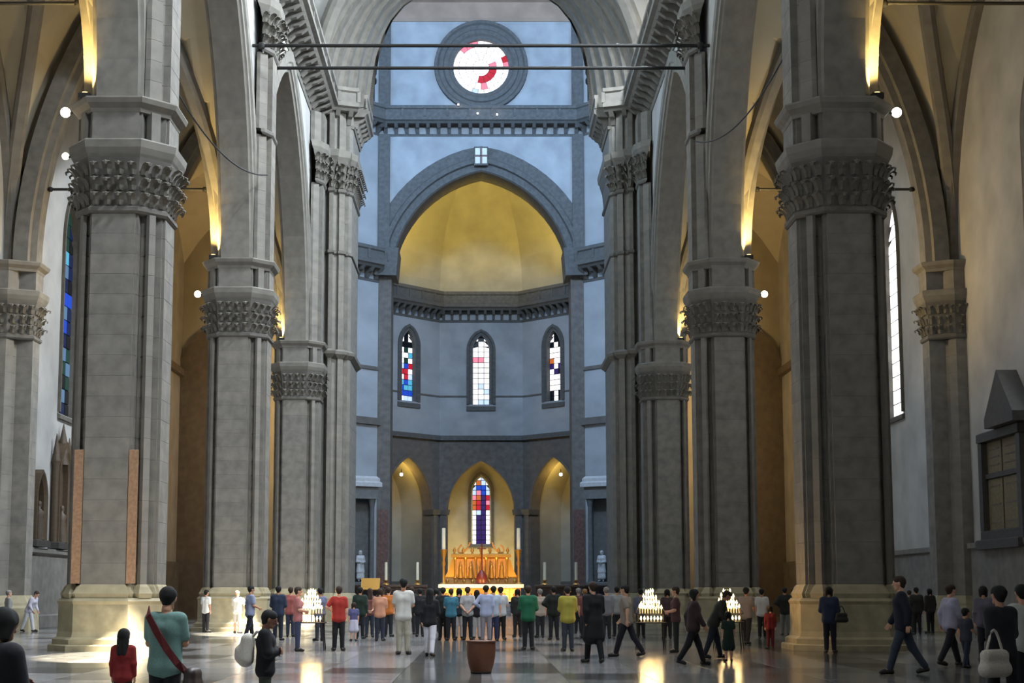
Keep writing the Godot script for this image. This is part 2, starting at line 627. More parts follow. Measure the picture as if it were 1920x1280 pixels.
func nave_bay(side: int, da: float, tr: int) -> void:
	var dm := da + BAY / 2
	var f := func(s: float, y: float, u: float) -> Vector3: return P(side * W + u, y, dm + s)
	var pts := arch_pts(8.6, 12.2, CAP)
	var where: String = ["nearest the entrance", "behind the first piers", "beside the crossing", "at the entrance"][tr]
	var sd: String = "left" if side < 0 else "right"
	var mb := MB.new()
	var prof := []
	for q in ARCADE: # the moulded side faces the nave
		prof.append(Vector2(-side * q.x, q.y))
	sweep(mb, pts, prof, f)
	single("trim_%d" % (1 + tr * 2 + (1 if side > 0 else 0)), mb.mesh(), M.stone0, "pointed grey stone arcade arch on %s side, %s" % [sd, where], "arch", Vector3.ZERO, 0.0, "", "structure")
	var wb := MB.new()
	for u in [-WF, WF]:
		over(wb, pts, 0.95, GAL + 0.4, f, u)
		for e in [-1, 1]: # over the pier, beside the arch
			var x0: float = e * 8.6 + e * 0.9
			var x1: float = e * BAY / 2
			wb.quad(f.call(x0, CAP + 0.01, u), f.call(x0, GAL + 0.4, u), f.call(x1, GAL + 0.4, u), f.call(x1, CAP + 0.01, u))
	single("wall_nave_%s" % sd, wb.mesh(), M.plaster, "white plaster spandrel wall over %s arcade arch, %s" % [sd, where], "wall", Vector3.ZERO, 0.0, "", "structure")
	# clerestory with its round window
	var cb := MB.new()
	var loop := PackedVector2Array()
	for k in 32:
		loop.append(Vector2(cos(TAU * k / 32), sin(TAU * k / 32)) * OC_R + Vector2(0, OC_Y))
	for u in [-WF, WF]:
		var wide := PackedVector2Array() # the reveal is splayed
		for q in loop:
			wide.append((q - Vector2(0, OC_Y)) * (1.3 if u * side > 0 else 1.12) + Vector2(0, OC_Y))
		holed(cb, wide, -BAY / 2, BAY / 2, GAL + 0.3, 41.0, func(s: float, y: float) -> Vector3: return f.call(s, y, u))
		for i in loop.size():
			var j := (i + 1) % loop.size()
			cb.quad(f.call(loop[i].x, loop[i].y, 0.0), f.call(wide[i].x, wide[i].y, u), f.call(wide[j].x, wide[j].y, u), f.call(loop[j].x, loop[j].y, 0.0))
	single("wall_clerestory_%s" % sd, cb.mesh(), M.plaster, "white clerestory wall with round window, %s side, %s" % [sd, where], "wall", Vector3.ZERO, 0.0, "", "structure")
	var gb := MB.new()
	var r := PackedVector3Array()
	for q in loop:
		r.append(f.call(q.x, q.y, 0.0))
	gb.fan(r, false)
	single("window_%d" % (20 + tr * 2 + (1 if side > 0 else 0)), gb.mesh(), M.clear_glass if side > 0 else M.pane_dull, "round clerestory window pane high on %s nave wall, %s" % [sd, where], "window", Vector3.ZERO, 0.0, "", "structure")


const OC_R := 3.3
const OC_Y := 34.4


# a flat wall u0..u1 by v0..v1 with a hole, which is star-shaped about its middle
func holed(mb: MB, loop: PackedVector2Array, u0: float, u1: float, v0: float, v1: float, f: Callable) -> void:
	var c := Vector2.ZERO
	for q in loop:
		c += q
	c /= loop.size()
	var edge := []
	for q in loop:
		var d := (q - c)
		var t := INF
		var sidehit := 0
		for h in [[d.x, u1 - c.x, 0], [-d.x, c.x - u0, 2], [d.y, v1 - c.y, 1], [-d.y, c.y - v0, 3]]:
			if h[0] > 1e-9 and h[1] / h[0] < t:
				t = h[1] / h[0]
				sidehit = h[2]
		edge.append([c + d * t, sidehit])
	var corners := {"01": Vector2(u1, v1), "12": Vector2(u0, v1), "23": Vector2(u0, v0), "03": Vector2(u1, v0)}
	for i in loop.size():
		var j := (i + 1) % loop.size()
		mb.quad(f.call(loop[i].x, loop[i].y), f.call(edge[i][0].x, edge[i][0].y), f.call(edge[j][0].x, edge[j][0].y), f.call(loop[j].x, loop[j].y))
		if edge[i][1] != edge[j][1]:
			var key := "%d%d" % [mini(edge[i][1], edge[j][1]), maxi(edge[i][1], edge[j][1])]
			if corners.has(key):
				var k: Vector2 = corners[key]
				mb.tri(f.call(edge[i][0].x, edge[i][0].y), f.call(k.x, k.y), f.call(edge[j][0].x, edge[j][0].y))


func loop_band(mb: MB, loop: PackedVector2Array, f: Callable, w0: float, w1: float) -> void:
	for i in loop.size():
		var a := loop[i]
		var b := loop[(i + 1) % loop.size()]
		mb.quad(f.call(a.x, a.y, w0), f.call(a.x, a.y, w1), f.call(b.x, b.y, w1), f.call(b.x, b.y, w0))


func lancet_loop(a: float, y0: float, y1: float, n := 8) -> PackedVector2Array:
	var r := 2.2 * a
	var h := sqrt(r * r - (r - a) * (r - a))
	var o := PackedVector2Array([Vector2(-a, y0)])
	for q in arch_pts(a, r, y1 - h, n):
		o.append(q)
	o.append(Vector2(a, y0))
	for k in range(1, 4):
		o.append(Vector2(a - 2 * a * k / 4.0, y0))
	var steps := PackedVector2Array()
	for i in o.size(): # even out the long straight sides
		var p := o[i]
		var q := o[(i + 1) % o.size()]
		var m := maxi(1, int(p.distance_to(q) / 1.5))
		for k in m:
			steps.append(p.lerp(q, float(k) / m))
	return steps


# groin vault: h(s) is the height over the springing at distance s from the edge
func rise(r: float, s: float) -> float:
	return sqrt(maxf(0.0, r * r - (r - s) * (r - s)))


func vault(mb: MB, x0: float, x1: float, d0: float, d1: float, rx: float, rz: float, y0: float, nx: int, nz: int) -> void:
	var rows := []
	for i in nx + 1:
		var row := PackedVector3Array()
		var tx := 0.5 - 0.5 * cos(PI * i / nx)
		for j in nz + 1:
			var tz := 0.5 - 0.5 * cos(PI * j / nz)
			var hx := rise(rx, minf(tx, 1 - tx) * absf(x1 - x0))
			var hz := rise(rz, minf(tz, 1 - tz) * absf(d1 - d0))
			row.append(P(lerpf(x0, x1, tx), y0 + maxf(hx, hz), lerpf(d0, d1, tz)))
		rows.append(row)
	mb.rings(rows, false, true)


func diagonal_ribs(o: Node3D, x0: float, x1: float, d0: float, d1: float, rx: float, rz: float, y0: float, size: float) -> void:
	var most := minf(rise(rx, absf(x1 - x0) / 2), rise(rz, absf(d1 - d0) / 2)) * 0.999
	for c in [[x0, d0], [x0, d1], [x1, d0], [x1, d1]]:
		var sx := signf((x0 + x1) / 2 - c[0])
		var sz := signf((d0 + d1) / 2 - c[1])
		var rs := []
		for k in 17:
			var h := most * sin(PI / 2 * k / 16.0)
			var ax := rx - sqrt(maxf(0.0, rx * rx - h * h))
			var az := rz - sqrt(maxf(0.0, rz * rz - h * h))
			rs.append(P(c[0] + sx * ax, y0 + h, c[1] + sz * az))
		var rings := []
		var flat := Vector3((x1 - x0) * sx * signf(x1 - x0), 0, -(d1 - d0) * sz * signf(d1 - d0)).normalized()
		var across := flat.cross(Vector3.UP).normalized()
		for k in rs.size():
			var t: Vector3 = (rs[mini(k + 1, rs.size() - 1)] - rs[maxi(k - 1, 0)]).normalized()
			var out := across.cross(t).normalized()
			if out.y < 0 or (k < 3 and out.dot(flat) > 0):
				out = -out
			var r := PackedVector3Array()
			for q in RIB:
				r.append(rs[k] + across * q.x * size + out * (q.y - 0.35) * size)
			rings.append(r)
		var mb := MB.new()
		mb.rings(rings)
		part(o, "rib", mb.mesh(), M.stone1)


# ---------------------------------------------------------------- bracketed galleries
# a and b: (x, d) on the wall; out: (x, d) into the room
func gallery(called: String, label: String, a: Vector2, b: Vector2, out: Vector2, y0: float, y1: float, reach: float, step: float, bw: float, material: Material, turn_ends := 0.0) -> void:
	var o := Node3D.new()
	o.name = numbered(called)
	add_child(o)
	tag(o, label, "gallery", "", "structure")
	var dir := (b - a).normalized()
	var ln := a.distance_to(b)
	var f := func(s: float, y: float, w: float) -> Vector3: return P(a.x + dir.x * s + out.x * w, y, a.y + dir.y * s + out.y * w)
	var h := y1 - y0
	var mb := MB.new()
	var rs := []
	for e in [0, 1]:
		var r := PackedVector3Array()
		for q in [[-0.2, 0.36], [reach * 0.75, 0.36], [reach * 0.85, 0.42], [reach, 0.46], [reach, 0.58], [reach * 0.88, 0.6], [reach * 0.88, 0.86], [reach * 0.98, 0.9], [reach * 0.98, 1.0], [reach * 0.7, 1.0], [reach * 0.7, 0.6], [-0.2, 0.6]]:
			var w: float = q[0]
			r.append(f.call((-turn_ends * w if e == 0 else ln + turn_ends * w), y0 + q[1] * h, w))
		rs.append(r)
	mb.rings(rs)
	part(o, "cornice", mb.mesh(), material)
	var fb := MB.new()
	fb.quad(f.call(0, y0 - 0.02 * h, 0.05), f.call(0, y0 + 0.06 * h, 0.12), f.call(ln, y0 + 0.06 * h, 0.12), f.call(ln, y0 - 0.02 * h, 0.05))
	fb.quad(f.call(0, y0 - 0.02 * h, -0.1), f.call(0, y0 - 0.02 * h, 0.05), f.call(ln, y0 - 0.02 * h, 0.05), f.call(ln, y0 - 0.02 * h, -0.1))
	fb.quad(f.call(0, y0 + 0.06 * h, -0.1), f.call(0, y0 + 0.06 * h, 0.12), f.call(ln, y0 + 0.06 * h, 0.12), f.call(ln, y0 + 0.06 * h, -0.1))
	part(o, "string_moulding", fb.mesh(), material)
	var n := maxi(2, roundi(ln / step))
	for k in n:
		var s := ln * (k + 0.5) / n
		var bb := MB.new()
		var br := []
		for e in [-0.5, 0.5]:
			var r := PackedVector3Array()
			for q in [[-0.1, 0.06], [0.18, 0.06], [reach * 0.35, 0.2], [reach * 0.55, 0.24], [reach * 0.82, 0.38], [-0.1, 0.38]]:
				r.append(f.call(s + e * bw, y0 + q[1] * h, q[0]))
			br.append(r)
		bb.rings(br)
		part(o, "bracket", bb.mesh(), material)
	# little posts of the parapet
	var m := maxi(2, roundi(ln / (step * 2)))
	for k in m + 1:
		var s := ln * k / m
		var pb := MB.new()
		var pr := []
		for e in [-0.5, 0.5]:
			pr.append(PackedVector3Array([f.call(s + e * bw * 0.7, y0 + 0.6 * h, reach * 0.84), f.call(s + e * bw * 0.7, y0 + 0.6 * h, reach * 0.94), f.call(s + e * bw * 0.7, y0 + 0.9 * h, reach * 0.94), f.call(s + e * bw * 0.7, y0 + 0.9 * h, reach * 0.84)]))
		pb.rings(pr)
		part(o, "parapet_post", pb.mesh(), material)


# ---------------------------------------------------------------- stained glass
# f(u, y, w): w is towards the room
func lancet_window(n: int, label: String, a: float, y0: float, y1: float, f: Callable, cols: int, rows: int, palette: Array, frame_w: float, sd: int, frame: Material) -> void:
	var o := Node3D.new()
	o.name = "window_%d" % n
	add_child(o)
	tag(o, label, "window", "", "structure")
	var r := 2.2 * a
	var h := sqrt(r * r - (r - a) * (r - a))
	var pts := with_legs(arch_pts(a, r, y1 - h, 8), y0)
	var mb := MB.new()
	var fw := frame_w
	sweep(mb, pts, [Vector2(-0.5, -0.05), Vector2(0.0, 0.1 * fw), Vector2(0.02, 0.5 * fw), Vector2(0.14, 0.6 * fw), Vector2(0.14, fw), Vector2(-0.5, fw)], f)
	var sill := MB.new()
	var sr := []
	for u in [-a - fw, a + fw]:
		sr.append(PackedVector3Array([f.call(u, y0 - fw, -0.5), f.call(u, y0 - fw, 0.14), f.call(u, y0 - 0.4 * fw, 0.14), f.call(u, y0, -0.3), f.call(u, y0, -0.5)]))
	sill.rings(sr)
	part(o, "frame", mb.mesh(), frame)
	part(o, "sill", sill.mesh(), frame)
	var lead := MB.new()
	var lr := PackedVector3Array()
	for q in lancet_loop(a + 0.04, y0, y1):
		lr.append(f.call(q.x, q.y, -0.42))
	lead.fan(lr, false)
	part(o, "lead_grid", lead.mesh(), M.lead)
	var rg := RandomNumberGenerator.new()
	rg.seed = sd
	var top := func(u: float) -> float: return y1 - h + sqrt(maxf(0.0, r * r - pow(absf(u) + r - a, 2)))
	var g := 0.03
	for i in cols:
		var u0 := -a + 2 * a * i / cols + g
		var u1 := -a + 2 * a * (i + 1) / cols - g
		for j in rows:
			var v0 := y0 + (y1 - y0) * j / rows + g
			var v1 := y0 + (y1 - y0) * (j + 1) / rows - g
			var ta: float = minf(v1, top.call(u0) - g)
			var tb: float = minf(v1, top.call(u1) - g)
			if maxf(ta, tb) <= v0 + 0.1:
				continue
			ta = maxf(ta, v0)
			tb = maxf(tb, v0)
			var pb := MB.new()
			pb.rings([PackedVector3Array([f.call(u0, v0, -0.4), f.call(u1, v0, -0.4), f.call(u1, tb, -0.4), f.call(u0, ta, -0.4)]), PackedVector3Array([f.call(u0, v0, -0.37), f.call(u1, v0, -0.37), f.call(u1, tb, -0.37), f.call(u0, ta, -0.37)])])
			var zone := clampi(int(palette.size() * float(j) / rows), 0, palette.size() - 1)
			var choice: Array = palette[zone]
			if choice[0] is Array:
				choice = choice[i]
			part(o, "pane", pb.mesh(), M["glass_" + choice[rg.randi_range(0, choice.size() - 1)]])


func make_glass() -> void:
	for q in [["white", Color(1.0, 0.99, 1.0), 1.5], ["pale", Color(0.75, 0.85, 1.0), 1.1], ["blue", Color(0.1, 0.3, 0.85), 0.8], ["cyan", Color(0.35, 0.75, 0.9), 0.8], ["red", Color(0.85, 0.1, 0.2), 0.75], ["pink", Color(1.0, 0.55, 0.65), 0.95], ["amber", Color(0.95, 0.5, 0.2), 0.6], ["violet", Color(0.25, 0.15, 0.5), 0.5], ["dark", Color(0.08, 0.1, 0.14), 0.3], ["green", Color(0.15, 0.35, 0.3), 0.35], ["navy", Color(0.06, 0.16, 0.38), 0.45], ["sky", Color(0.45, 0.62, 0.8), 0.5], ["sunny", Color(1.0, 1.0, 0.97), 2.6]]:
		var m := glow("glass_" + q[0], q[1], q[2] * 2.2)
		m.albedo_color = Color(q[1].r * 0.3, q[1].g * 0.3, q[1].b * 0.3)
		m.roughness = 0.2
	M.pane_dull = M.glass_sky


# ---------------------------------------------------------------- people
# bones: [from, to, radius, radius]; a smooth union of tapered capsules, meshed as surface nets
func nets(bones: Array, cell: float, k: float, carve := []) -> Array:
	var lo := Vector3.INF
	var hi := -Vector3.INF
	for b in bones:
		var r: float = maxf(b[2], b[3]) + 2.5 * cell
		for e in [b[0], b[1]]:
			lo = lo.min(e - Vector3.ONE * r)
			hi = hi.max(e + Vector3.ONE * r)
	var nx := int((hi.x - lo.x) / cell) + 2
	var ny := int((hi.y - lo.y) / cell) + 2
	var nz := int((hi.z - lo.z) / cell) + 2
	var fld := PackedFloat32Array()
	fld.resize(nx * ny * nz)
	fld.fill(1.0)
	for b in bones:
		var a: Vector3 = b[0]
		var ab: Vector3 = b[1] - a
		var l2 := maxf(ab.length_squared(), 1e-9)
		var ra: float = b[2]
		var dr: float = b[3] - ra
		var ex: float = maxf(b[2], b[3]) + k + 2.0 * cell
		var p0 := ((a.min(b[1]) - Vector3.ONE * ex - lo) / cell).floor()
		var p1 := ((a.max(b[1]) + Vector3.ONE * ex - lo) / cell).ceil()
		for z in range(maxi(0, int(p0.z)), mini(nz, int(p1.z) + 1)):
			for y in range(maxi(0, int(p0.y)), mini(ny, int(p1.y) + 1)):
				var at := (z * ny + y) * nx
				for x in range(maxi(0, int(p0.x)), mini(nx, int(p1.x) + 1)):
					var p := lo + Vector3(x, y, z) * cell - a
					var t := clampf(p.dot(ab) / l2, 0.0, 1.0)
					var d := (p - ab * t).length() - ra - dr * t
					var old := fld[at + x]
					var h := k - absf(old - d)
					fld[at + x] = minf(old, d) - (h * h / (4.0 * k) if h > 0 else 0.0)
	for c in carve:
		var q0: Vector3 = ((c[0] - Vector3.ONE * (c[1] + 2 * cell) - lo) / cell).floor()
		var q1: Vector3 = ((c[0] + Vector3.ONE * (c[1] + 2 * cell) - lo) / cell).ceil()
		for z in range(maxi(0, int(q0.z)), mini(nz, int(q1.z) + 1)):
			for y in range(maxi(0, int(q0.y)), mini(ny, int(q1.y) + 1)):
				for x in range(maxi(0, int(q0.x)), mini(nx, int(q1.x) + 1)):
					var i := (z * ny + y) * nx + x
					var d: float = c[1] - (lo + Vector3(x, y, z) * cell - c[0]).length()
					fld[i] = maxf(fld[i], d)
	var v := PackedVector3Array()
	var ix := PackedInt32Array()
	var at_cell := PackedInt32Array()
	at_cell.resize(nx * ny * nz)
	at_cell.fill(-1)
	var sy := nx
	var sz := nx * ny
	var off := [0, 1, sy, sy + 1, sz, sz + 1, sz + sy, sz + sy + 1]
	var edges := [[0, 1], [2, 3], [4, 5], [6, 7], [0, 2], [1, 3], [4, 6], [5, 7], [0, 4], [1, 5], [2, 6], [3, 7]]
	for z in nz - 1:
		for y in ny - 1:
			var row := (z * ny + y) * nx
			for x in nx - 1:
				var i := row + x
				if fld[i] > 0.5:
					continue
				var mask := 0
				for q in 8:
					if fld[i + off[q]] < 0.0:
						mask |= 1 << q
				if mask == 0 or mask == 255:
					continue
				var s := Vector3.ZERO
				var n := 0
				for e in edges:
					var e0: int = e[0]
					var e1: int = e[1]
					if (mask >> e0 & 1) != (mask >> e1 & 1):
						var f0 := fld[i + off[e0]]
						var t := f0 / (f0 - fld[i + off[e1]])
						s += Vector3(e0 & 1, e0 >> 1 & 1, e0 >> 2).lerp(Vector3(e1 & 1, e1 >> 1 & 1, e1 >> 2), t)
						n += 1
				at_cell[i] = v.size()
				v.append(lo + (Vector3(x, y, z) + s / n) * cell)
	for z in range(1, nz - 1):
		for y in range(1, ny - 1):
			var row := (z * ny + y) * nx
			for x in range(1, nx - 1):
				var i := row + x
				var f0 := fld[i]
				if f0 > 0.5:
					continue
				for ax in 3:
					var st: int = [1, sy, sz][ax]
					var f1 := fld[i + st]
					if (f0 < 0.0) == (f1 < 0.0):
						continue
					var p: int = [sy, sz, 1][ax]
					var q: int = [sz, 1, sy][ax]
					var a := at_cell[i]
					var b := at_cell[i - p]
					var c := at_cell[i - p - q]
					var d := at_cell[i - q]
					if a < 0 or b < 0 or c < 0 or d < 0:
						continue
					if f0 < 0.0:
						ix.append_array([a, c, b, a, d, c])
					else:
						ix.append_array([a, b, c, a, c, d])
	return [v, ix]


func joined_nets(list: Array) -> ArrayMesh:
	var v := PackedVector3Array()
	var ix := PackedInt32Array()
	for l in list:
		var base := v.size()
		v.append_array(l[0])
		for i in l[1]:
			ix.append(i + base)
	return smooth_mesh(v, ix)


const DOWN := [Vector3(0.1, -1, -0.05), Vector3(0.02, -1, 0.16)]
# arms: [left upper arm, left forearm, right upper arm, right forearm]; x outwards on either side
const POSES := {
	"stand": {"arms": [Vector3(0.12, -1, -0.04), Vector3(0.03, -1, 0.15), Vector3(0.12, -1, -0.04), Vector3(0.03, -1, 0.15)]},
	"clasp": {"arms": [Vector3(0.16, -1, 0.12), Vector3(-0.62, -0.25, 0.75), Vector3(0.16, -1, 0.12), Vector3(-0.62, -0.15, 0.75)], "spread": 0.03},
	"hips": {"arms": [Vector3(0.55, -0.8, -0.25), Vector3(-0.75, -0.55, 0.45), Vector3(0.12, -1, -0.02), Vector3(0.03, -1, 0.2)], "spread": 0.05},
	"photo": {"arms": [Vector3(0.3, -0.75, 0.5), Vector3(-0.42, 0.7, 0.6), Vector3(0.3, -0.75, 0.5), Vector3(-0.42, 0.7, 0.6)], "nod": -0.1},
	"behind": {"arms": [Vector3(0.2, -0.95, -0.25), Vector3(-0.6, -0.75, -0.28), Vector3(0.2, -0.95, -0.25), Vector3(-0.6, -0.75, -0.2)], "spread": 0.04},
	"walk": {"stride": 0.36, "lean": 0.06, "arms": [Vector3(0.1, -0.95, -0.35), Vector3(0.0, -0.95, 0.1), Vector3(0.1, -0.95, 0.3), Vector3(-0.05, -0.8, 0.6)]},
	"stroll": {"stride": 0.2, "lean": 0.03, "arms": [Vector3(0.1, -0.98, -0.2), Vector3(0.0, -0.98, 0.1), Vector3(0.12, -0.98, 0.15), Vector3(-0.3, -0.3, 0.9)]},
	"bend": {"stride": 0.24, "lean": 0.5, "arms": [Vector3(0.1, -0.9, 0.35), Vector3(-0.1, -0.5, 0.85), Vector3(0.1, -0.9, 0.35), Vector3(-0.1, -0.5, 0.85)], "nod": 0.2},
	"hug": {"arms": [Vector3(0.1, -0.95, 0.2), Vector3(-0.75, 0.12, 0.55), Vector3(0.1, -0.95, 0.2), Vector3(-0.75, 0.0, 0.55)], "nod": 0.25, "spread": 0.03},
}


func skeleton(pose: String) -> Dictionary:
	var k := "skeleton_" + pose
	if cache.has(k):
		return cache[k]
	var p: Dictionary = POSES[pose]
	var lean: float = p.get("lean", 0.0)
	var st: float = p.get("stride", 0.0)
	var sp: float = p.get("spread", 0.02)
	var s := {}
	s.hip = Vector3(0, 0.93, 0)
	for e in [0, 1]:
		var x := 1.0 if e == 0 else -1.0
		var a := st if e == 0 else -st
		var b := a * 0.75 if e == 0 else a * 1.5
		var hp: Vector3 = s.hip + Vector3(x * 0.088, -0.03, 0)
		var kn := hp + Vector3(x * sp * 0.5, -cos(a), sin(a)) * 0.41
		var an := kn + Vector3(x * sp * 0.5, -cos(b), sin(b)) * 0.41
		var toe := an + (Vector3(x * 0.05, -0.045, 0.15) if e == 0 or st < 0.1 else Vector3(x * 0.03, -0.075, 0.12))
		s["leg%d" % e] = [hp, kn, an, toe]
	var low: float = minf(s.leg0[2].y, s.leg1[2].y)
	var dy := 0.085 - low
	s.hip.y += dy
	for e in [0, 1]:
		for i in 4:
			s["leg%d" % e][i].y += dy
		var l: Array = s["leg%d" % e]
		l[3].y = maxf(0.042, l[3].y)
	var rot := Basis(Vector3.RIGHT, lean)
	s.rot = rot
	s.waist = s.hip + rot * Vector3(0, 0.14, 0)
	s.chest = s.waist + rot * Vector3(0, 0.25, 0.0)
	s.neck = s.chest + rot * Vector3(0, 0.16, -0.012)
	var hr := Basis(Vector3.RIGHT, lean * 0.6 + float(p.get("nod", 0.0)))
	s.head = Transform3D(hr, s.neck + hr * Vector3(0, 0.175, 0.022))
	for e in [0, 1]:
		var x := 1.0 if e == 0 else -1.0
		var sh: Vector3 = s.neck + rot * Vector3(x * 0.178, -0.055, 0)
		var ua: Vector3 = p.arms[e * 2]
		var fa: Vector3 = p.arms[e * 2 + 1]
		ua = rot * Vector3(ua.x * x, ua.y, ua.z).normalized()
		fa = rot * Vector3(fa.x * x, fa.y, fa.z).normalized()
		var el := sh + ua * 0.28
		var wr := el + fa * 0.245
		var inward := (rot * Vector3(-x, 0, 0.15)).normalized()
		inward = (inward - fa * inward.dot(fa)).normalized()
		s["arm%d" % e] = [sh, el, wr, fa, inward]
	cache[k] = s
	return s


func torso_bones(s: Dictionary, g: float, hem: float) -> Array:
	var r: Basis = s.rot
	var o := []
	for x in [-1.0, 1.0]:
		o.append([s.hip + Vector3(x * 0.065, hem, 0), s.waist + r * Vector3(x * 0.058, 0, 0.005), 0.118 + g, 0.1 + g])
		o.append([s.waist + r * Vector3(x * 0.058, 0, 0.005), s.chest + r * Vector3(x * 0.078, 0, 0.005), 0.1 + g, 0.112 + g])
		o.append([s.chest + r * Vector3(x * 0.078, 0, 0), s.neck + r * Vector3(x * 0.13, -0.07, -0.005), 0.112 + g, 0.06 + g])
	o.append([s.neck + r * Vector3(-0.13, -0.045, 0), s.neck + r * Vector3(0.13, -0.045, 0), 0.048 + g, 0.048 + g])
	return o


func body_mesh(pose: String, fine: bool, head: float) -> ArrayMesh:
	var key := "body_%s_%s_%.2f" % [pose, fine, head]
	if cache.has(key):
		return cache[key]
	var s := skeleton(pose)
	var b := torso_bones(s, 0.0, 0.0)
	for e in [0, 1]:
		var l: Array = s["leg%d" % e]
		b.append([l[0], l[1], 0.082, 0.054])
		b.append([l[1], l[1].lerp(l[2], 0.35), 0.052, 0.056])
		b.append([l[1].lerp(l[2], 0.35), l[2], 0.056, 0.036])
		b.append([l[2], l[3], 0.036, 0.03])
		var a: Array = s["arm%d" % e]
		b.append([a[0], a[1], 0.05, 0.04])
		b.append([a[1], a[1].lerp(a[2], 0.3), 0.04, 0.041])
		b.append([a[1].lerp(a[2], 0.3), a[2], 0.041, 0.027])
	var h: Transform3D = s.head
	h.basis = h.basis.scaled(Vector3.ONE * head)
	b.append([s.neck + Vector3(0, -0.04, 0), h * Vector3(0, -0.07, -0.015), 0.058, 0.052])
	var list := [nets(b, 0.016 if fine else 0.024, 0.03)]
	# head: skull, jaw, brow, nose, lips, chin, ears; eye sockets carved
	var hb := []
	for q in [[Vector3(0, 0.03, -0.02), Vector3(0, 0.025, 0.012), 0.092, 0.088], [Vector3(0, 0.0, 0.015), Vector3(0, -0.055, 0.035), 0.075, 0.056], [Vector3(-0.03, -0.085, 0.05), Vector3(0.03, -0.085, 0.05), 0.028, 0.028], [Vector3(0, -0.095, 0.066), Vector3(0, -0.095, 0.07), 0.022, 0.02], [Vector3(-0.035, 0.028, 0.083), Vector3(0.035, 0.028, 0.083), 0.016, 0.016], [Vector3(0, 0.015, 0.092), Vector3(0, -0.022, 0.112), 0.011, 0.015], [Vector3(-0.016, -0.056, 0.088), Vector3(0.016, -0.056, 0.088), 0.011, 0.011], [Vector3(0.082, 0.012, -0.004), Vector3(0.086, -0.018, 0.0), 0.018, 0.012], [Vector3(-0.082, 0.012, -0.004), Vector3(-0.086, -0.018, 0.0), 0.018, 0.012], [Vector3(0, -0.06, -0.015), Vector3(0, -0.13, -0.025), 0.054, 0.054]]:
		hb.append([h * q[0], h * q[1], q[2] * head, q[3] * head])
	list.append(nets(hb, (0.008 if fine else 0.0115) * head, 0.014, [[h * Vector3(0.033, 0.004, 0.1), 0.014 * head], [h * Vector3(-0.033, 0.004, 0.1), 0.014 * head]]))
	for e in [0, 1]:
		var a: Array = s["arm%d" % e]
		list.append(nets(hand_bones(a[2], a[3], a[4], 1.0 if e == 0 else -1.0), 0.005 if fine else 0.0065, 0.006))
	cache[key] = joined_nets(list)
	return cache[key]


func hand_bones(w: Vector3, f: Vector3, n: Vector3, x: float) -> Array:
	var s := f.cross(n).normalized() * x
	var o := []
	o.append([w - f * 0.03, w + f * 0.02, 0.026, 0.022])
	for q in [-0.026, -0.009, 0.009, 0.026]:
		o.append([w + f * 0.015 + s * q * 0.6, w + f * 0.085 + s * q, 0.017, 0.0125])
	var i := 0
	for q in [-0.028, -0.0095, 0.0095, 0.028]:
		var ln: float = [0.062, 0.078, 0.08, 0.07][i]
		var a: Vector3 = w + f * 0.09 + s * q
		var m: Vector3 = a + (f * 0.93 + n * 0.36).normalized() * ln * 0.5
		o.append([a, m, 0.0095, 0.009])
		o.append([m, m + (f * 0.65 + n * 0.76).normalized() * ln * 0.5, 0.009, 0.0078])
		i += 1
	var t := w + f * 0.03 + s * 0.028
	var u := t + (f * 0.55 + s * 0.62 + n * 0.35).normalized() * 0.042
	o.append([t, u, 0.013, 0.0105])
	o.append([u, u + (f * 0.85 + s * 0.15 + n * 0.4).normalized() * 0.032, 0.0105, 0.0085])
	return o


func garment(pose: String, kind: String, fine: bool) -> ArrayMesh:
	var key := "wear_%s_%s_%s" % [pose, kind, fine]
	if cache.has(key):
		return cache[key]
	var s := skeleton(pose)
	var b := []
	match kind:
		"tee", "shirt", "jacket", "coat", "vest":
			var g := 0.02 if kind != "jacket" and kind != "coat" else 0.034
			b = torso_bones(s, g, -0.04 if kind != "coat" else -0.02)
			if kind == "coat":
				for x in [-1.0, 1.0]:
					b.append([s.hip + Vector3(x * 0.06, 0, 0), s.hip + Vector3(x * 0.09, -0.36, 0), 0.15, 0.17])
			for e in [0, 1]:
				var a: Array = s["arm%d" % e]
				if kind == "tee":
					b.append([a[0], a[0].lerp(a[1], 0.72), 0.05 + g, 0.047 + g])
				elif kind != "vest":
					b.append([a[0], a[1], 0.05 + g, 0.04 + g])
					b.append([a[1], a[1].lerp(a[2], 0.9), 0.04 + g, 0.026 + g])
		"trousers", "shorts":
			for x in [-1.0, 1.0]:
				b.append([s.hip + Vector3(x * 0.062, -0.02, 0), s.waist + Vector3(x * 0.05, -0.06, 0), 0.13, 0.112])
			for e in [0, 1]:
				var l: Array = s["leg%d" % e]
				b.append([l[0], l[1], 0.1, 0.076])
				if kind == "trousers":
					b.append([l[1], l[2] + Vector3(0, 0.02, 0), 0.074, 0.062])
		"skirt", "long_skirt":
			for x in [-1.0, 1.0]:
				b.append([s.hip + Vector3(x * 0.062, 0, 0), s.waist + Vector3(x * 0.05, -0.06, 0), 0.13, 0.11])
				b.append([s.hip + Vector3(x * 0.06, 0, 0), s.hip + Vector3(x * 0.1, -0.4 if kind == "skirt" else -0.68, 0), 0.135, 0.15])
	cache[key] = joined_nets([nets(b, 0.015 if fine else 0.022, 0.035)])
	return cache[key]


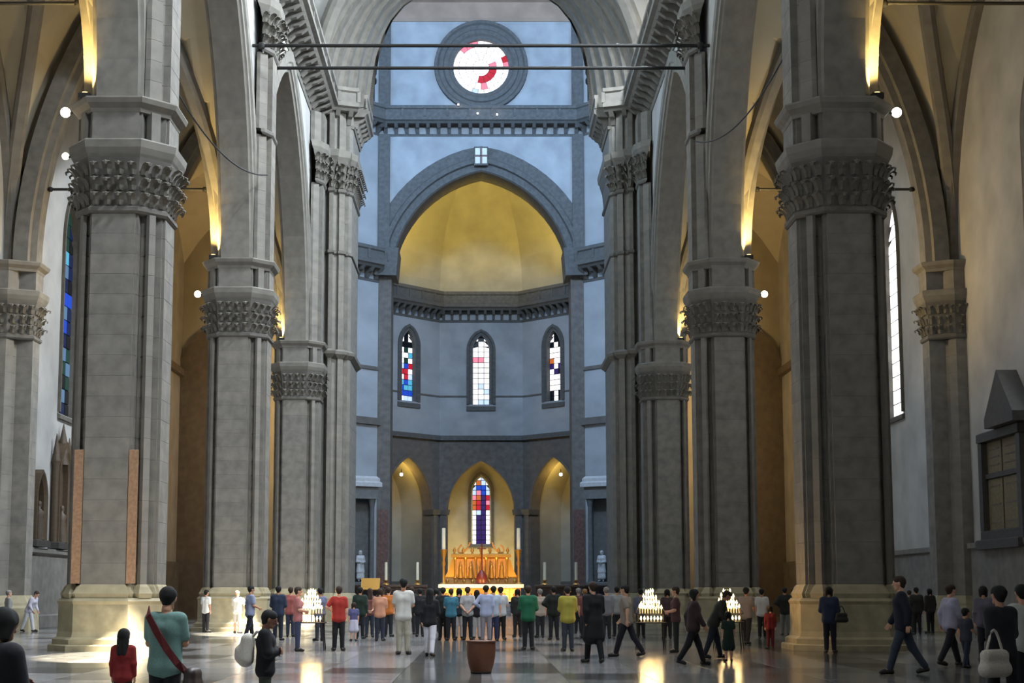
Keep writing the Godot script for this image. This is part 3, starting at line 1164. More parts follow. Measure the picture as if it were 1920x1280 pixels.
func shoe_mesh(pose: String, e: int, fine: bool) -> ArrayMesh:
	var key := "shoe_%s_%d_%s" % [pose, e, fine]
	if not cache.has(key):
		var l: Array = skeleton(pose)["leg%d" % e]
		var heel: Vector3 = l[2] + Vector3(0, -0.035, -0.035)
		heel.y = maxf(heel.y, 0.042)
		cache[key] = joined_nets([nets([[heel, l[3], 0.044, 0.04], [l[2], heel, 0.042, 0.042], [l[2] * 0.4 + l[3] * 0.6, l[3], 0.046, 0.04]], 0.012 if fine else 0.016, 0.02)])
	return cache[key]


func hair_mesh(pose: String, kind: String, fine: bool, head: float) -> ArrayMesh:
	var key := "hair_%s_%s_%s_%.2f" % [pose, kind, fine, head]
	if not cache.has(key):
		var h: Transform3D = skeleton(pose).head
		h.basis = h.basis.scaled(Vector3.ONE * head)
		var b := [[h * Vector3(0, 0.042, -0.028), h * Vector3(0, 0.046, 0.008), 0.1 * head, 0.093 * head], [h * Vector3(0, 0.0, -0.045), h * Vector3(0, -0.04, -0.045), 0.078 * head, 0.058 * head]]
		if kind == "long":
			for x in [-0.035, 0.035]:
				b.append([h * Vector3(x, 0.0, -0.05), h * Vector3(x * 1.2, -0.27, -0.085), 0.07 * head, 0.05 * head])
		elif kind == "bob":
			for x in [-0.05, 0.05]:
				b.append([h * Vector3(x, 0.02, -0.02), h * Vector3(x * 1.25, -0.1, -0.03), 0.062 * head, 0.04 * head])
		elif kind == "bun":
			b.append([h * Vector3(0, 0.05, -0.11), h * Vector3(0, 0.045, -0.125), 0.05 * head, 0.045 * head])
		cache[key] = joined_nets([nets(b, (0.011 if fine else 0.015) * head, 0.02, [[h * Vector3(0, -0.055, 0.105), 0.098 * head], [h * Vector3(0, -0.02, 0.12), 0.085 * head]])])
	return cache[key]


# who: pose, top [kind, colour], bottom [kind, colour], hair [kind, material], skin, height; the root stands on the floor
func person(label: String, x: float, d: float, turn: float, tall: float, pose: String, top: Array, bottom: Array, hair: Array, skin: String, fine := false, head := 1.0, group := "") -> Node3D:
	var o := thing("person", label, "person", P(x, 0, d), deg_to_rad(turn), group)
	var s: float = tall / (1.0 + 0.78 + 0.02)
	o.scale = Vector3.ONE * s
	part(o, "body", body_mesh(pose, fine, head), M[skin])
	var called := {"tee": "t_shirt", "vest": "sleeveless_top"}
	part(o, called.get(top[0], top[0]), garment(pose, top[0], fine), cloth(top[1]))
	part(o, bottom[0], garment(pose, bottom[0], fine), cloth(bottom[1]))
	for e in [0, 1]:
		part(o, "shoe", shoe_mesh(pose, e, fine), M.shoe)
	if hair[0] != "none":
		part(o, "hair", hair_mesh(pose, hair[0], fine, head), M[hair[1]])
	if not cache.has("eyeball"):
		cache.eyeball = ball(Vector3.ZERO, 0.0125, 10)
	var h: Transform3D = skeleton(pose).head
	h.basis = h.basis.scaled(Vector3.ONE * head)
	for q in [-0.033, 0.033]:
		part(o, "eye", cache.eyeball, M.eye, Transform3D(h.basis, h * Vector3(q, 0.004, 0.081)))
	return o


func at_person(o: Node3D, local: Vector3) -> Vector3:
	return o.transform * local


# ---------------------------------------------------------------- lamps
func spot(parent: Node, at: Vector3, dir: Vector3, c: Color, energy: float, angle: float, size := 0.1) -> void:
	var l := SpotLight3D.new()
	l.name = "beam"
	l.light_color = c
	l.light_energy = energy
	l.spot_angle = angle
	l.spot_angle_attenuation = 0.9
	l.spot_range = 60.0
	l.spot_attenuation = 2.0
	l.light_size = size
	l.shadow_enabled = true
	l.transform = Transform3D(Basis.looking_at(dir.normalized(), Vector3.UP if absf(dir.normalized().y) < 0.95 else Vector3.RIGHT), at)
	parent.add_child(l, true)


func bulb_light(parent: Node, at: Vector3, c: Color, energy: float, size := 0.12) -> void:
	var l := OmniLight3D.new()
	l.name = "glow_light"
	l.light_color = c
	l.light_energy = energy
	l.omni_range = 60.0
	l.omni_attenuation = 2.0
	l.light_size = size
	l.shadow_enabled = true
	l.position = at
	parent.add_child(l, true)


func area(at: Vector3, dir: Vector3, size: Vector2, c: Color, energy: float) -> void:
	var l := AreaLight3D.new()
	l.name = numbered("daylight")
	l.area_size = size
	l.area_normalize_energy = true
	l.light_color = c
	l.light_energy = energy
	l.set("area_range", 200.0)
	l.shadow_enabled = true
	l.transform = Transform3D(Basis.looking_at(dir.normalized(), Vector3.UP if absf(dir.normalized().y) < 0.95 else Vector3.RIGHT), at)
	add_child(l)


# an uplight standing on a cornice
func flood_lamp(label: String, at: Vector3, dir: Vector3, energy: float, angle: float, c := Color(1.0, 0.78, 0.4), grp := "") -> void:
	var o := thing("flood_lamp", label, "lamp", at, 0.0, grp)
	var mb := MB.new()
	mb.slab(Vector3(-0.16, 0.0, -0.12), Vector3(0.16, 0.16, 0.12), 0.02)
	part(o, "housing", mb.mesh(), M.iron)
	part(o, "lens", lathe([[0.09, 0.0], [0.09, 0.02], [0.0, 0.03]], 12), M.lamp_warm, T(Vector3(0, 0.16, 0)))
	spot(o, Vector3(0, 0.24, 0), dir, c, energy, angle, 0.12)


# a round lamp on a short arm
func globe_lamp(label: String, at: Vector3, arm: Vector3, r: float, energy: float, c := Color(1.0, 0.8, 0.5), grp := "", towards := Vector3.ZERO) -> void:
	var o := thing("globe_lamp", label, "lamp", at, 0.0, grp)
	part(o, "bracket", tube([arm, arm * 0.5 + Vector3(0, -0.03, 0), arm.normalized() * r * 0.8], 0.035), M.iron)
	part(o, "globe", ball(Vector3.ZERO, r, 14), M.lamp_white)
	if towards == Vector3.ZERO:
		bulb_light(o, Vector3.ZERO, c, energy, r * 0.6)
	else:
		spot(o, towards.normalized() * (r + 0.02), towards, c, energy, 80.0, r)


# ---------------------------------------------------------------- votive candle racks
func candle_rack(label: String, which: String, x: float, d: float, sd: int) -> void:
	var o := thing("votive_rack", label, "candle rack", P(x, 0, d), 0.0, "votive candle racks")
	for q in [[-0.34, -0.16], [0.34, -0.16], [-0.34, 0.16], [0.34, 0.16]]:
		part(o, "leg", tube([Vector3(q[0] * 1.1, 0, q[1] * 1.2), Vector3(q[0], 0.4, q[1]), Vector3(q[0] * 0.96, 0.95, q[1])], 0.018), M.iron)
	var tray := MB.new()
	tray.slab(Vector3(-0.4, 0.7, -0.2), Vector3(0.4, 0.73, 0.24), 0.01)
	part(o, "lower_tray", tray.mesh(), M.iron)
	var tiers := [[0.95, 0.36, 0.1, 9], [1.08, 0.3, 0.02, 8], [1.22, 0.22, -0.06, 6], [1.36, 0.13, -0.12, 4]]
	for t in tiers:
		var tb := MB.new()
		tb.slab(Vector3(-t[1] - 0.04, t[0] - 0.02, t[2] - 0.03), Vector3(t[1] + 0.04, t[0], t[2] + 0.03), 0.006)
		part(o, "tier", tb.mesh(), M.iron)
	for e in [-1, 1]:
		part(o, "side_bar", tube([Vector3(e * 0.4, 0.95, 0.1), Vector3(e * 0.34, 1.08, 0.02), Vector3(e * 0.26, 1.22, -0.06), Vector3(e * 0.17, 1.36, -0.12)], 0.012), M.iron)
	part(o, "back_post", tube([Vector3(0, 0.7, -0.18), Vector3(0, 1.36, -0.13)], 0.015), M.iron)
	var rg := RandomNumberGenerator.new()
	rg.seed = sd
	for t in tiers:
		for k in t[3]:
			votive(o, Vector3(lerpf(-t[1], t[1], (k + 0.5) / t[3]) * 0.9, t[0], t[2]), rg.randf_range(0.1, 0.17), "slim lit candle on tiers of the votive rack %s" % which, "candles on rack %s" % which)
	for k in 7:
		votive(o, Vector3(lerpf(-0.31, 0.31, (k + 0.5) / 7), 0.73, 0.2), 0.05, "short tea light on lower tray of the rack %s" % which, "tea lights on rack %s" % which)
	bulb_light(o, Vector3(0, 1.72, 0.1), Color(1.0, 0.75, 0.4), 3.0, 0.15)


func votive(rack: Node3D, at: Vector3, h: float, label: String, grp: String) -> void:
	var key := "wax_%.2f" % snappedf(h, 0.03)
	h = snappedf(h, 0.03)
	if not cache.has(key):
		cache[key] = lathe([[0.017, 0.0], [0.017, h * 0.96], [0.012, h]], 8)
		cache.votive_flame = lathe([[0.004, 0.0], [0.02, 0.018], [0.024, 0.036], [0.013, 0.07], [0.001, 0.1]], 8)
	var o := thing("candle", label, "candle", rack.transform * (at + Vector3(0, 0.002, 0)), 0.0, grp)
	part(o, "wax", cache[key], M.wax)
	part(o, "flame", cache.votive_flame, M.flame, T(Vector3(0, h, 0)))


# ---------------------------------------------------------------- altar and choir
func altar() -> void:
	var d := 108.0
	var pf := thing("altar_platform", "low octagonal stone platform of steps under the altar", "platform", P(0, 0, d))
	for k in 4:
		var r := PackedVector2Array()
		for i in 8:
			r.append(Vector2.from_angle(TAU * (i + 0.5) / 8) * (7.6 - k * 0.7))
		part(pf, "step", stacked(r, [[k * 0.19, 0.0], [k * 0.19 + 0.17, 0.0], [k * 0.19 + 0.19, -0.02]]), M.marble1)
	var y := 0.76
	var o := thing("altar", "gilded altar with white cloth and ornate carved retable", "altar", P(0, y, d))
	var mb := MB.new()
	mb.slab(Vector3(-2.8, 0.0, -0.8), Vector3(2.8, 1.22, 0.8), 0.04)
	part(o, "block", mb.mesh(), M.gilt)
	for k in 7:
		var fb := MB.new()
		fb.slab(Vector3(-0.32, 0.15, 0.8), Vector3(0.32, 1.05, 0.86), 0.02)
		var p := part(o, "front_panel", fb.mesh(), M.gold, T(Vector3(-2.4 + 0.8 * k, 0, 0)))
		part(p, "rosette", ball(Vector3(0, 0.6, 0.86), 0.16, 10, 1.0), M.gilt)
	var cb := MB.new()
	cb.slab(Vector3(-3.0, 1.22, -0.9), Vector3(3.0, 1.34, 0.92), 0.03)
	cb.slab(Vector3(-3.02, 1.08, 0.86), Vector3(3.02, 1.34, 0.94), 0.02)
	part(o, "altar_cloth", cb.mesh(), M.linen)
	# retable: base, niches with figures, side wings and scrolls
	var rb := MB.new()
	rb.slab(Vector3(-2.7, 1.34, -0.75), Vector3(2.7, 1.75, -0.25), 0.05)
	part(o, "predella", rb.mesh(), M.gilt)
	var bb := MB.new()
	bb.slab(Vector3(-1.9, 1.75, -0.7), Vector3(1.9, 3.25, -0.4), 0.08)
	part(o, "retable_panel", bb.mesh(), M.gilt)
	var tb := MB.new()
	tb.slab(Vector3(-2.15, 3.25, -0.78), Vector3(2.15, 3.5, -0.2), 0.06)
	part(o, "entablature", tb.mesh(), M.gold)
	for k in 6:
		part(o, "column", lathe([[0.13, 0.0], [0.13, 0.08], [0.085, 0.14], [0.075, 1.3], [0.12, 1.42], [0.14, 1.5]], 10), M.gold, T(Vector3(-1.85 + 0.74 * k, 1.75, -0.3)))
	for k in 5:
		part(o, "figure", lathe([[0.2, 0.0], [0.17, 0.3], [0.13, 0.62], [0.16, 0.78], [0.05, 0.88], [0.085, 0.98], [0.07, 1.08], [0.01, 1.12]], 12), M.gold, T(Vector3(-1.48 + 0.74 * k, 1.78, -0.25)))
	for k in 9:
		part(o, "boss", ball(Vector3(-2.4 + 0.6 * k, 1.56, -0.22), 0.13, 10), M.gold)
	for e in [-1, 1]:
		var sc := []
		for k in 15:
			var a := k / 14.0 * 4.6
			var r := 0.62 * (1.0 - k / 14.0 * 0.75)
			sc.append(Vector3(e * (1.35 - cos(a) * r * 0.9), 4.0 + sin(a + 2.6) * r, -0.5))
		part(o, "scroll", tube(sc, 0.07, 7), M.gilt)
		var wing := MB.new()
		wing.rings([PackedVector3Array([Vector3(e * 1.9, 1.75, -0.62), Vector3(e * 2.65, 1.75, -0.62), Vector3(e * 2.35, 2.3, -0.62), Vector3(e * 2.1, 3.1, -0.62), Vector3(e * 1.9, 3.2, -0.62)]), PackedVector3Array([Vector3(e * 1.9, 1.75, -0.4), Vector3(e * 2.65, 1.75, -0.4), Vector3(e * 2.35, 2.3, -0.4), Vector3(e * 2.1, 3.1, -0.4), Vector3(e * 1.9, 3.2, -0.4)])])
		part(o, "wing", wing.mesh(), M.gold)
	for k in 7:
		part(o, "finial", lathe([[0.1, 0.0], [0.05, 0.1], [0.13, 0.22], [0.09, 0.36], [0.01, 0.5]], 10), M.gold, T(Vector3(-1.9 + 0.633 * k, 3.5, -0.5)))
	var c := thing("standing_cross", "slim dark cross on bulbous red base on altar cloth", "cross", P(0.05, y + 1.345, d - 0.5))
	part(c, "base", lathe([[0.26, 0.0], [0.36, 0.08], [0.42, 0.35], [0.36, 0.62], [0.2, 0.85], [0.08, 1.0]], 16), M.red_wood)
	part(c, "shaft", tube([Vector3(0, 0.98, 0), Vector3(0, 2.9, 0)], 0.06), M.red_wood)
	part(c, "crossbar", tube([Vector3(-0.3, 2.5, 0), Vector3(0.3, 2.5, 0)], 0.045), M.red_wood)
	for e in [-1, 1]:
		big_candle("tall white altar candle on gilded stick flanking the altar", P(e * 2.66, y + 1.345, d - 0.4), 2.45, 1.5, 0.14, "altar candles")
	flood_lamp("small lamp on platform lighting the gilded altar front", P(-2.0, 0.76, d - 3.6), Vector3(0.25, 0.55, -1.0), 70.0, 42.0, Color(1.0, 0.84, 0.5), "altar lamps")
	flood_lamp("small lamp on platform lighting the gilded altar front", P(2.0, 0.76, d - 3.6), Vector3(-0.25, 0.55, -1.0), 70.0, 42.0, Color(1.0, 0.84, 0.5), "altar lamps")
	# choir enclosure of dark panelled wood, with candles on it
	for e in [-1, 1]:
		for k in 3:
			var a := Vector2(e * [3.4, 6.6, 9.4][k], [99.0, 99.6, 103.0][k])
			var b := Vector2(e * [6.5, 9.3, 10.2][k], [99.0, 102.8, 106.5][k])
			choir_screen(a, b, ["beside the altar opening", "at the corner of choir", "at the far flank of choir"][k] + (", north" if e < 0 else ", south"))
	for q in [[-4.15, 99.0], [4.15, 99.0], [-6.2, 99.0], [6.2, 99.0]]:
		big_candle("white candle on short stick standing on dark choir screen", P(q[0], 2.02, q[1]), 0.3, 1.15, 0.1, "candles on the choir screen")
	var l := thing("lectern", "gilded lectern with sloping desk beside the choir screen", "lectern", P(-7.1, 0, 97.5))
	part(l, "stand", lathe([[0.45, 0.0], [0.45, 0.12], [0.18, 0.3], [0.12, 0.9], [0.2, 1.3], [0.12, 1.5], [0.25, 1.7]], 14), M.gilt)
	var lb := MB.new()
	lb.slab(Vector3(-0.6, 0, -0.05), Vector3(0.6, 0.9, 0.05), 0.02, Transform3D(Basis(Vector3.RIGHT, -0.6), Vector3(0, 1.68, 0.2)))
	part(l, "desk", lb.mesh(), M.gold)


func big_candle(label: String, at: Vector3, stick: float, wax: float, r: float, grp: String) -> void:
	var o := thing("altar_candle", label, "candle", at, 0.0, grp)
	part(o, "stick", lathe([[r * 2.2, 0.0], [r * 2.0, 0.06], [r * 0.7, 0.15], [r * 0.6, stick * 0.5], [r * 1.1, stick * 0.6], [r * 0.6, stick * 0.7], [r * 1.7, stick - 0.04], [r * 1.7, stick]], 12), M.gold)
	part(o, "wax", lathe([[r, stick], [r * 0.92, stick + wax], [0.01, stick + wax + 0.02]], 12), M.wax)


func choir_screen(a: Vector2, b: Vector2, where: String) -> void:
	var mid := (a + b) / 2
	var dir := (b - a)
	var o := thing("choir_screen", "dark panelled wooden choir screen %s" % where, "screen", P(mid.x, 0, mid.y), atan2(dir.y, dir.x), "choir screens")
	var ln := dir.length() - 0.3
	var mb := MB.new()
	mb.slab(Vector3(-ln / 2, 0, -0.12), Vector3(ln / 2, 1.85, 0.12), 0.02)
	part(o, "wall", mb.mesh(), M.wood)
	var tb := MB.new()
	tb.slab(Vector3(-ln / 2 - 0.06, 1.85, -0.2), Vector3(ln / 2 + 0.06, 2.02, 0.2), 0.04)
	part(o, "rail", tb.mesh(), M.wood)
	var n := maxi(2, roundi(ln / 0.8))
	for k in n:
		for z in [0.12, -0.15]:
			var pb := MB.new()
			pb.slab(Vector3(-ln / n * 0.38, 0.3, z), Vector3(ln / n * 0.38, 1.7, z + 0.03), 0.015)
			part(o, "panel", pb.mesh(), M.leather, T(Vector3(-ln / 2 + ln * (k + 0.5) / n, 0, 0)))


# ---------------------------------------------------------------- monuments
func aedicule(side: int) -> void:
	var o := thing("aedicule", "tall stone aedicule with columns and white statue, on %s octagon pier" % ("north" if side < 0 else "south"), "shrine", P(side * 10.15, 0, 126.4), PI * 0.25 * -side * 0.6, "statue aedicules")
	var mb := MB.new()
	mb.slab(Vector3(-1.25, 0, -0.9), Vector3(1.25, 2.4, 0.7), 0.06)
	part(o, "pedestal", mb.mesh(), M.stone_dark)
	for x in [-0.95, 0.95]:
		part(o, "column", lathe([[0.26, 2.4], [0.26, 2.55], [0.2, 2.65], [0.19, 8.6], [0.3, 9.1], [0.34, 9.3]], 14), M.stone_dark, T(Vector3(x, 0, 0.35)))
	var bb := MB.new()
	bb.slab(Vector3(-1.1, 2.4, -0.9), Vector3(1.1, 9.3, -0.3), 0.04)
	part(o, "back_panel", bb.mesh(), M.stone_dark)
	var eb := MB.new()
	eb.slab(Vector3(-1.35, 9.3, -0.95), Vector3(1.35, 10.3, 0.75), 0.05)
	part(o, "entablature", eb.mesh(), M.stone1)
	var cb := MB.new()
	cb.slab(Vector3(-1.6, 10.3, -0.95), Vector3(1.6, 10.75, 1.0), 0.12)
	cb.slab(Vector3(-1.45, 10.75, -0.95), Vector3(1.45, 11.2, 0.85), 0.2)
	part(o, "cornice", cb.mesh(), M.marble_white)
	var s := thing("statue", "white marble robed statue standing in %s stone aedicule" % ("north" if side < 0 else "south"), "statue", o.transform * Vector3(0, 2.4, 0.25), o.rotation.y, "aedicule statues")
	s.scale = Vector3.ONE * 1.45
	part(s, "body", body_mesh("clasp", false, 1.0), M.marble_white)
	part(s, "robe", garment("clasp", "coat", false), M.marble_white)
	part(s, "gown", garment("clasp", "long_skirt", false), M.marble_white)
	part(s, "hair", hair_mesh("clasp", "bob", false, 1.0), M.marble_white)


func niche_monument(side: int, d: float, w: float, y0: float, y1: float, label: String, pinnacle: bool) -> void:
	var o := thing("wall_monument", label, "monument", P(side * (AW - 0.01), 0.01, d), PI / 2 if side < 0 else -PI / 2)
	var f := func(s: float, y: float, u: float) -> Vector3: return Vector3(s, y, u)
	var a := w * 0.34
	var sp := lerpf(y0, y1, 0.62)
	var mb := MB.new()
	sweep(mb, with_legs(arch_pts(a, a * 2.4, sp, 8), y0 + 0.3), [Vector2(0.0, 0.0), Vector2(0.28, 0.0), Vector2(0.4, 0.12), Vector2(0.4, w * 0.16), Vector2(0.0, w * 0.16)], f)
	part(o, "arch_frame", mb.mesh(), M.bronze)
	var bb := MB.new()
	var r := PackedVector3Array([Vector3(-a, y0 + 0.3, 0.05)])
	for q in arch_pts(a, a * 2.4, sp, 8):
		r.append(Vector3(q.x, q.y, 0.05))
	r.append(Vector3(a, y0 + 0.3, 0.05))
	bb.fan(r, false)
	part(o, "panel", bb.mesh(), M.bronze)
	var sb := MB.new()
	sb.slab(Vector3(-w * 0.6, y0, 0.0), Vector3(w * 0.6, y0 + 0.3, 0.5), 0.04)
	part(o, "shelf", sb.mesh(), M.dark_marble)
	part(o, "figure", lathe([[0.3, 0.0], [0.26, 0.5], [0.18, 1.0], [0.24, 1.2], [0.07, 1.36], [0.12, 1.5], [0.1, 1.64], [0.01, 1.7]], 12), M.bronze, T(Vector3(0, y0 + 0.3, 0.24)))
	if pinnacle:
		for x in [-w * 0.5, w * 0.5]:
			part(o, "pinnacle", lathe([[0.16, y0 + 0.3], [0.16, sp + 0.6], [0.24, sp + 0.7], [0.2, sp + 0.8], [0.02, sp + 2.0]], 8), M.bronze, T(Vector3(x, 0, 0.2)))
		part(o, "crown", lathe([[0.3, 0.0], [0.22, 0.5], [0.28, 0.6], [0.02, 1.9]], 8), M.bronze, T(Vector3(0, y1 - 1.3, 0.2)))


func wall_tomb() -> void:
	var o := thing("wall_tomb", "dark framed wall monument with tan panels under a gabled top", "monument", P(AW - 0.01, 0.02, 55.4), -PI / 2)
	var y0 := 3.45
	var y1 := 7.5
	for q in [[-2.3, 2.3, y0 - 0.35, y0, 0.55], [-2.25, 2.25, y0, y0 + 0.35, 0.35], [-2.25, 2.25, y1 - 0.35, y1, 0.4], [-2.25, -1.85, y0 + 0.35, y1 - 0.35, 0.35], [1.85, 2.25, y0 + 0.35, y1 - 0.35, 0.35], [-1.85, 1.85, 5.75, 5.95, 0.22]]:
		var mb := MB.new()
		mb.slab(Vector3(q[0], q[2], 0.0), Vector3(q[1], q[3], q[4]), 0.04)
		part(o, "frame_bar", mb.mesh(), M.dark_marble)
	for q in [[-1.85, -0.3, y0 + 0.35, 5.75], [-0.15, 1.85, y0 + 0.35, 5.75], [-1.85, -0.3, 5.95, y1 - 0.35], [-0.15, 1.85, 5.95, y1 - 0.35]]:
		var mb := MB.new()
		mb.slab(Vector3(q[0], q[2], 0.0), Vector3(q[1], q[3], 0.12), 0.03)
		part(o, "inscription_panel", mb.mesh(), M.paint_panel)
		for k in 3:
			var b2 := MB.new()
			var yy: float = lerpf(q[2] + 0.3, q[3] - 0.3, k / 2.0)
			b2.slab(Vector3(q[0] + 0.25, yy - 0.03, 0.12), Vector3(q[1] - 0.25, yy + 0.03, 0.14), 0.005)
			part(o, "relief_band", b2.mesh(), M.stone_brown)
	var g := MB.new()
	g.rings([PackedVector3Array([Vector3(-0.2, y1, 0.0), Vector3(2.8, y1, 0.0), Vector3(2.8, y1 + 0.35, 0.0), Vector3(1.3, y1 + 2.0, 0.0), Vector3(-0.2, y1 + 0.35, 0.0)]), PackedVector3Array([Vector3(-0.2, y1, 0.75), Vector3(2.8, y1, 0.75), Vector3(2.8, y1 + 0.35, 0.75), Vector3(1.3, y1 + 2.0, 0.75), Vector3(-0.2, y1 + 0.35, 0.75)])])
	part(o, "gable", g.mesh(), M.dark_marble)


# ---------------------------------------------------------------- small things
func waste_bin() -> void:
	var o := thing("waste_bin", "tapered brown bin standing alone on the marble floor", "bin", P(0.0, 0, 28.7))
	var pr := [[0.17, 0.0], [0.19, 0.02], [0.235, 0.16], [0.268, 0.32], [0.278, 0.46], [0.272, 0.56], [0.275, 0.6], [0.262, 0.6], [0.255, 0.54], [0.2, 0.05]]
	part(o, "bucket", lathe(pr, 28), M.bin)
	part(o, "rim", lathe([[0.268, 0.575], [0.288, 0.585], [0.288, 0.605], [0.268, 0.61]], 28), M.bin)
	part(o, "foot_ring", lathe([[0.185, 0.0], [0.2, 0.012], [0.2, 0.035], [0.19, 0.04]], 24), M.leather)


func guard_boards() -> void:
	for q in [[-0.72, "tan wooden board in left recess of grey pier"], [0.72, "tan wooden board in right recess of grey pier, beside panel"]]:
		var o := thing("guard_board", q[1], "board", P(-W + q[0], 1.74, D1 - 1.25), 0.0)
		var mb := MB.new()
		mb.slab(Vector3(-0.12, 0.0, -0.02), Vector3(0.12, 3.5, 0.02), 0.012)
		part(o, "plank", mb.mesh(), M.board)
		for y in [0.3, 1.7, 3.1]:
			var cb := MB.new()
			cb.slab(Vector3(-0.12, y, -0.05), Vector3(0.12, y + 0.09, -0.02), 0.005)
			part(o, "cleat", cb.mesh(), M.board)


func tie_rod(label: String, a: Vector3, b: Vector3, r: float) -> void:
	var o := thing("tie_rod", label, "tie rod", a, 0.0)
	part(o, "rod", tube([Vector3.ZERO, (b - a) / 2, b - a], r, 8), M.iron)
	for e in [0.02, 0.98]:
		part(o, "collar", ball((b - a) * e, r * 2.2, 8), M.iron)


func cable(label: String, a: Vector3, b: Vector3, sag: float, r: float) -> void:
	var pts := []
	for k in 25:
		var t := k / 24.0
		pts.append(a.lerp(b, t) + Vector3(0, -sag * 4 * t * (1 - t), 0))
	single("cable", tube(pts, r, 5), M.black, label, "cable")


func emblem() -> void:
	var o := thing("arch_emblem", "small white and red cross emblem at crown of tall arch", "emblem", P(0, 39.75, OE - 0.3))
	var mb := MB.new()
	mb.slab(Vector3(-0.62, -0.85, 0.0), Vector3(0.62, 0.85, 0.18), 0.05)
	part(o, "shield", mb.mesh(), M.stone_dark)
	for q in [[-0.52, 0.08], [0.1, 0.08], [-0.52, -0.7], [0.1, -0.7]]:
		var b := MB.new()
		b.slab(Vector3(q[0], q[1], 0.18), Vector3(q[0] + 0.42, q[1] + 0.62, 0.24), 0.03)
		part(o, "white_quarter", b.mesh(), M.linen)
	for q in [[Vector3(-0.07, -0.75, 0.18), Vector3(0.07, 0.75, 0.23)], [Vector3(-0.55, -0.05, 0.18), Vector3(0.55, 0.05, 0.23)]]:
		var b := MB.new()
		b.slab(q[0], q[1], 0.01)
		part(o, "cross_bar", b.mesh(), M.red_wood)


func speaker_pair(side: int) -> void:
	var o := thing("spotlight_pair", "two small black spotlights on stem at %s end of octagon gallery" % ("north" if side < 0 else "south"), "spotlight", P(side * 9.35, 44.15, 127.8), 0.0, "gallery spotlights")
	part(o, "stem", tube([Vector3(0, 0, 0), Vector3(0, 2.6, 0)], 0.06), M.iron)
	for y in [1.7, 2.5]:
		part(o, "housing", lathe([[0.16, -0.3], [0.22, -0.2], [0.25, 0.2], [0.2, 0.3]], 12), M.black, Transform3D(Basis(Vector3.RIGHT, 1.2), Vector3(0, y, 0.25)))


func shoulder_bag(label: String, at: Vector3, turn: float, s: float, material: Material, handles := true) -> void:
	var o := thing("bag", label, "bag", at, turn)
	var v := nets([[Vector3(-0.11, 0.08, 0), Vector3(0.11, 0.08, 0), 0.07, 0.07], [Vector3(-0.1, 0.2, 0), Vector3(0.1, 0.2, 0), 0.055, 0.055]], 0.02, 0.06)
	part(o, "pouch", smooth_mesh(v[0], v[1]), material)
	if handles:
		var pts := []
		for k in 9:
			pts.append(Vector3(-0.1 + 0.2 * k / 8.0, 0.22 + 0.2 * sin(PI * k / 8.0), 0))
		part(o, "strap", tube(pts, 0.012), material)
	o.scale = Vector3.ONE * s


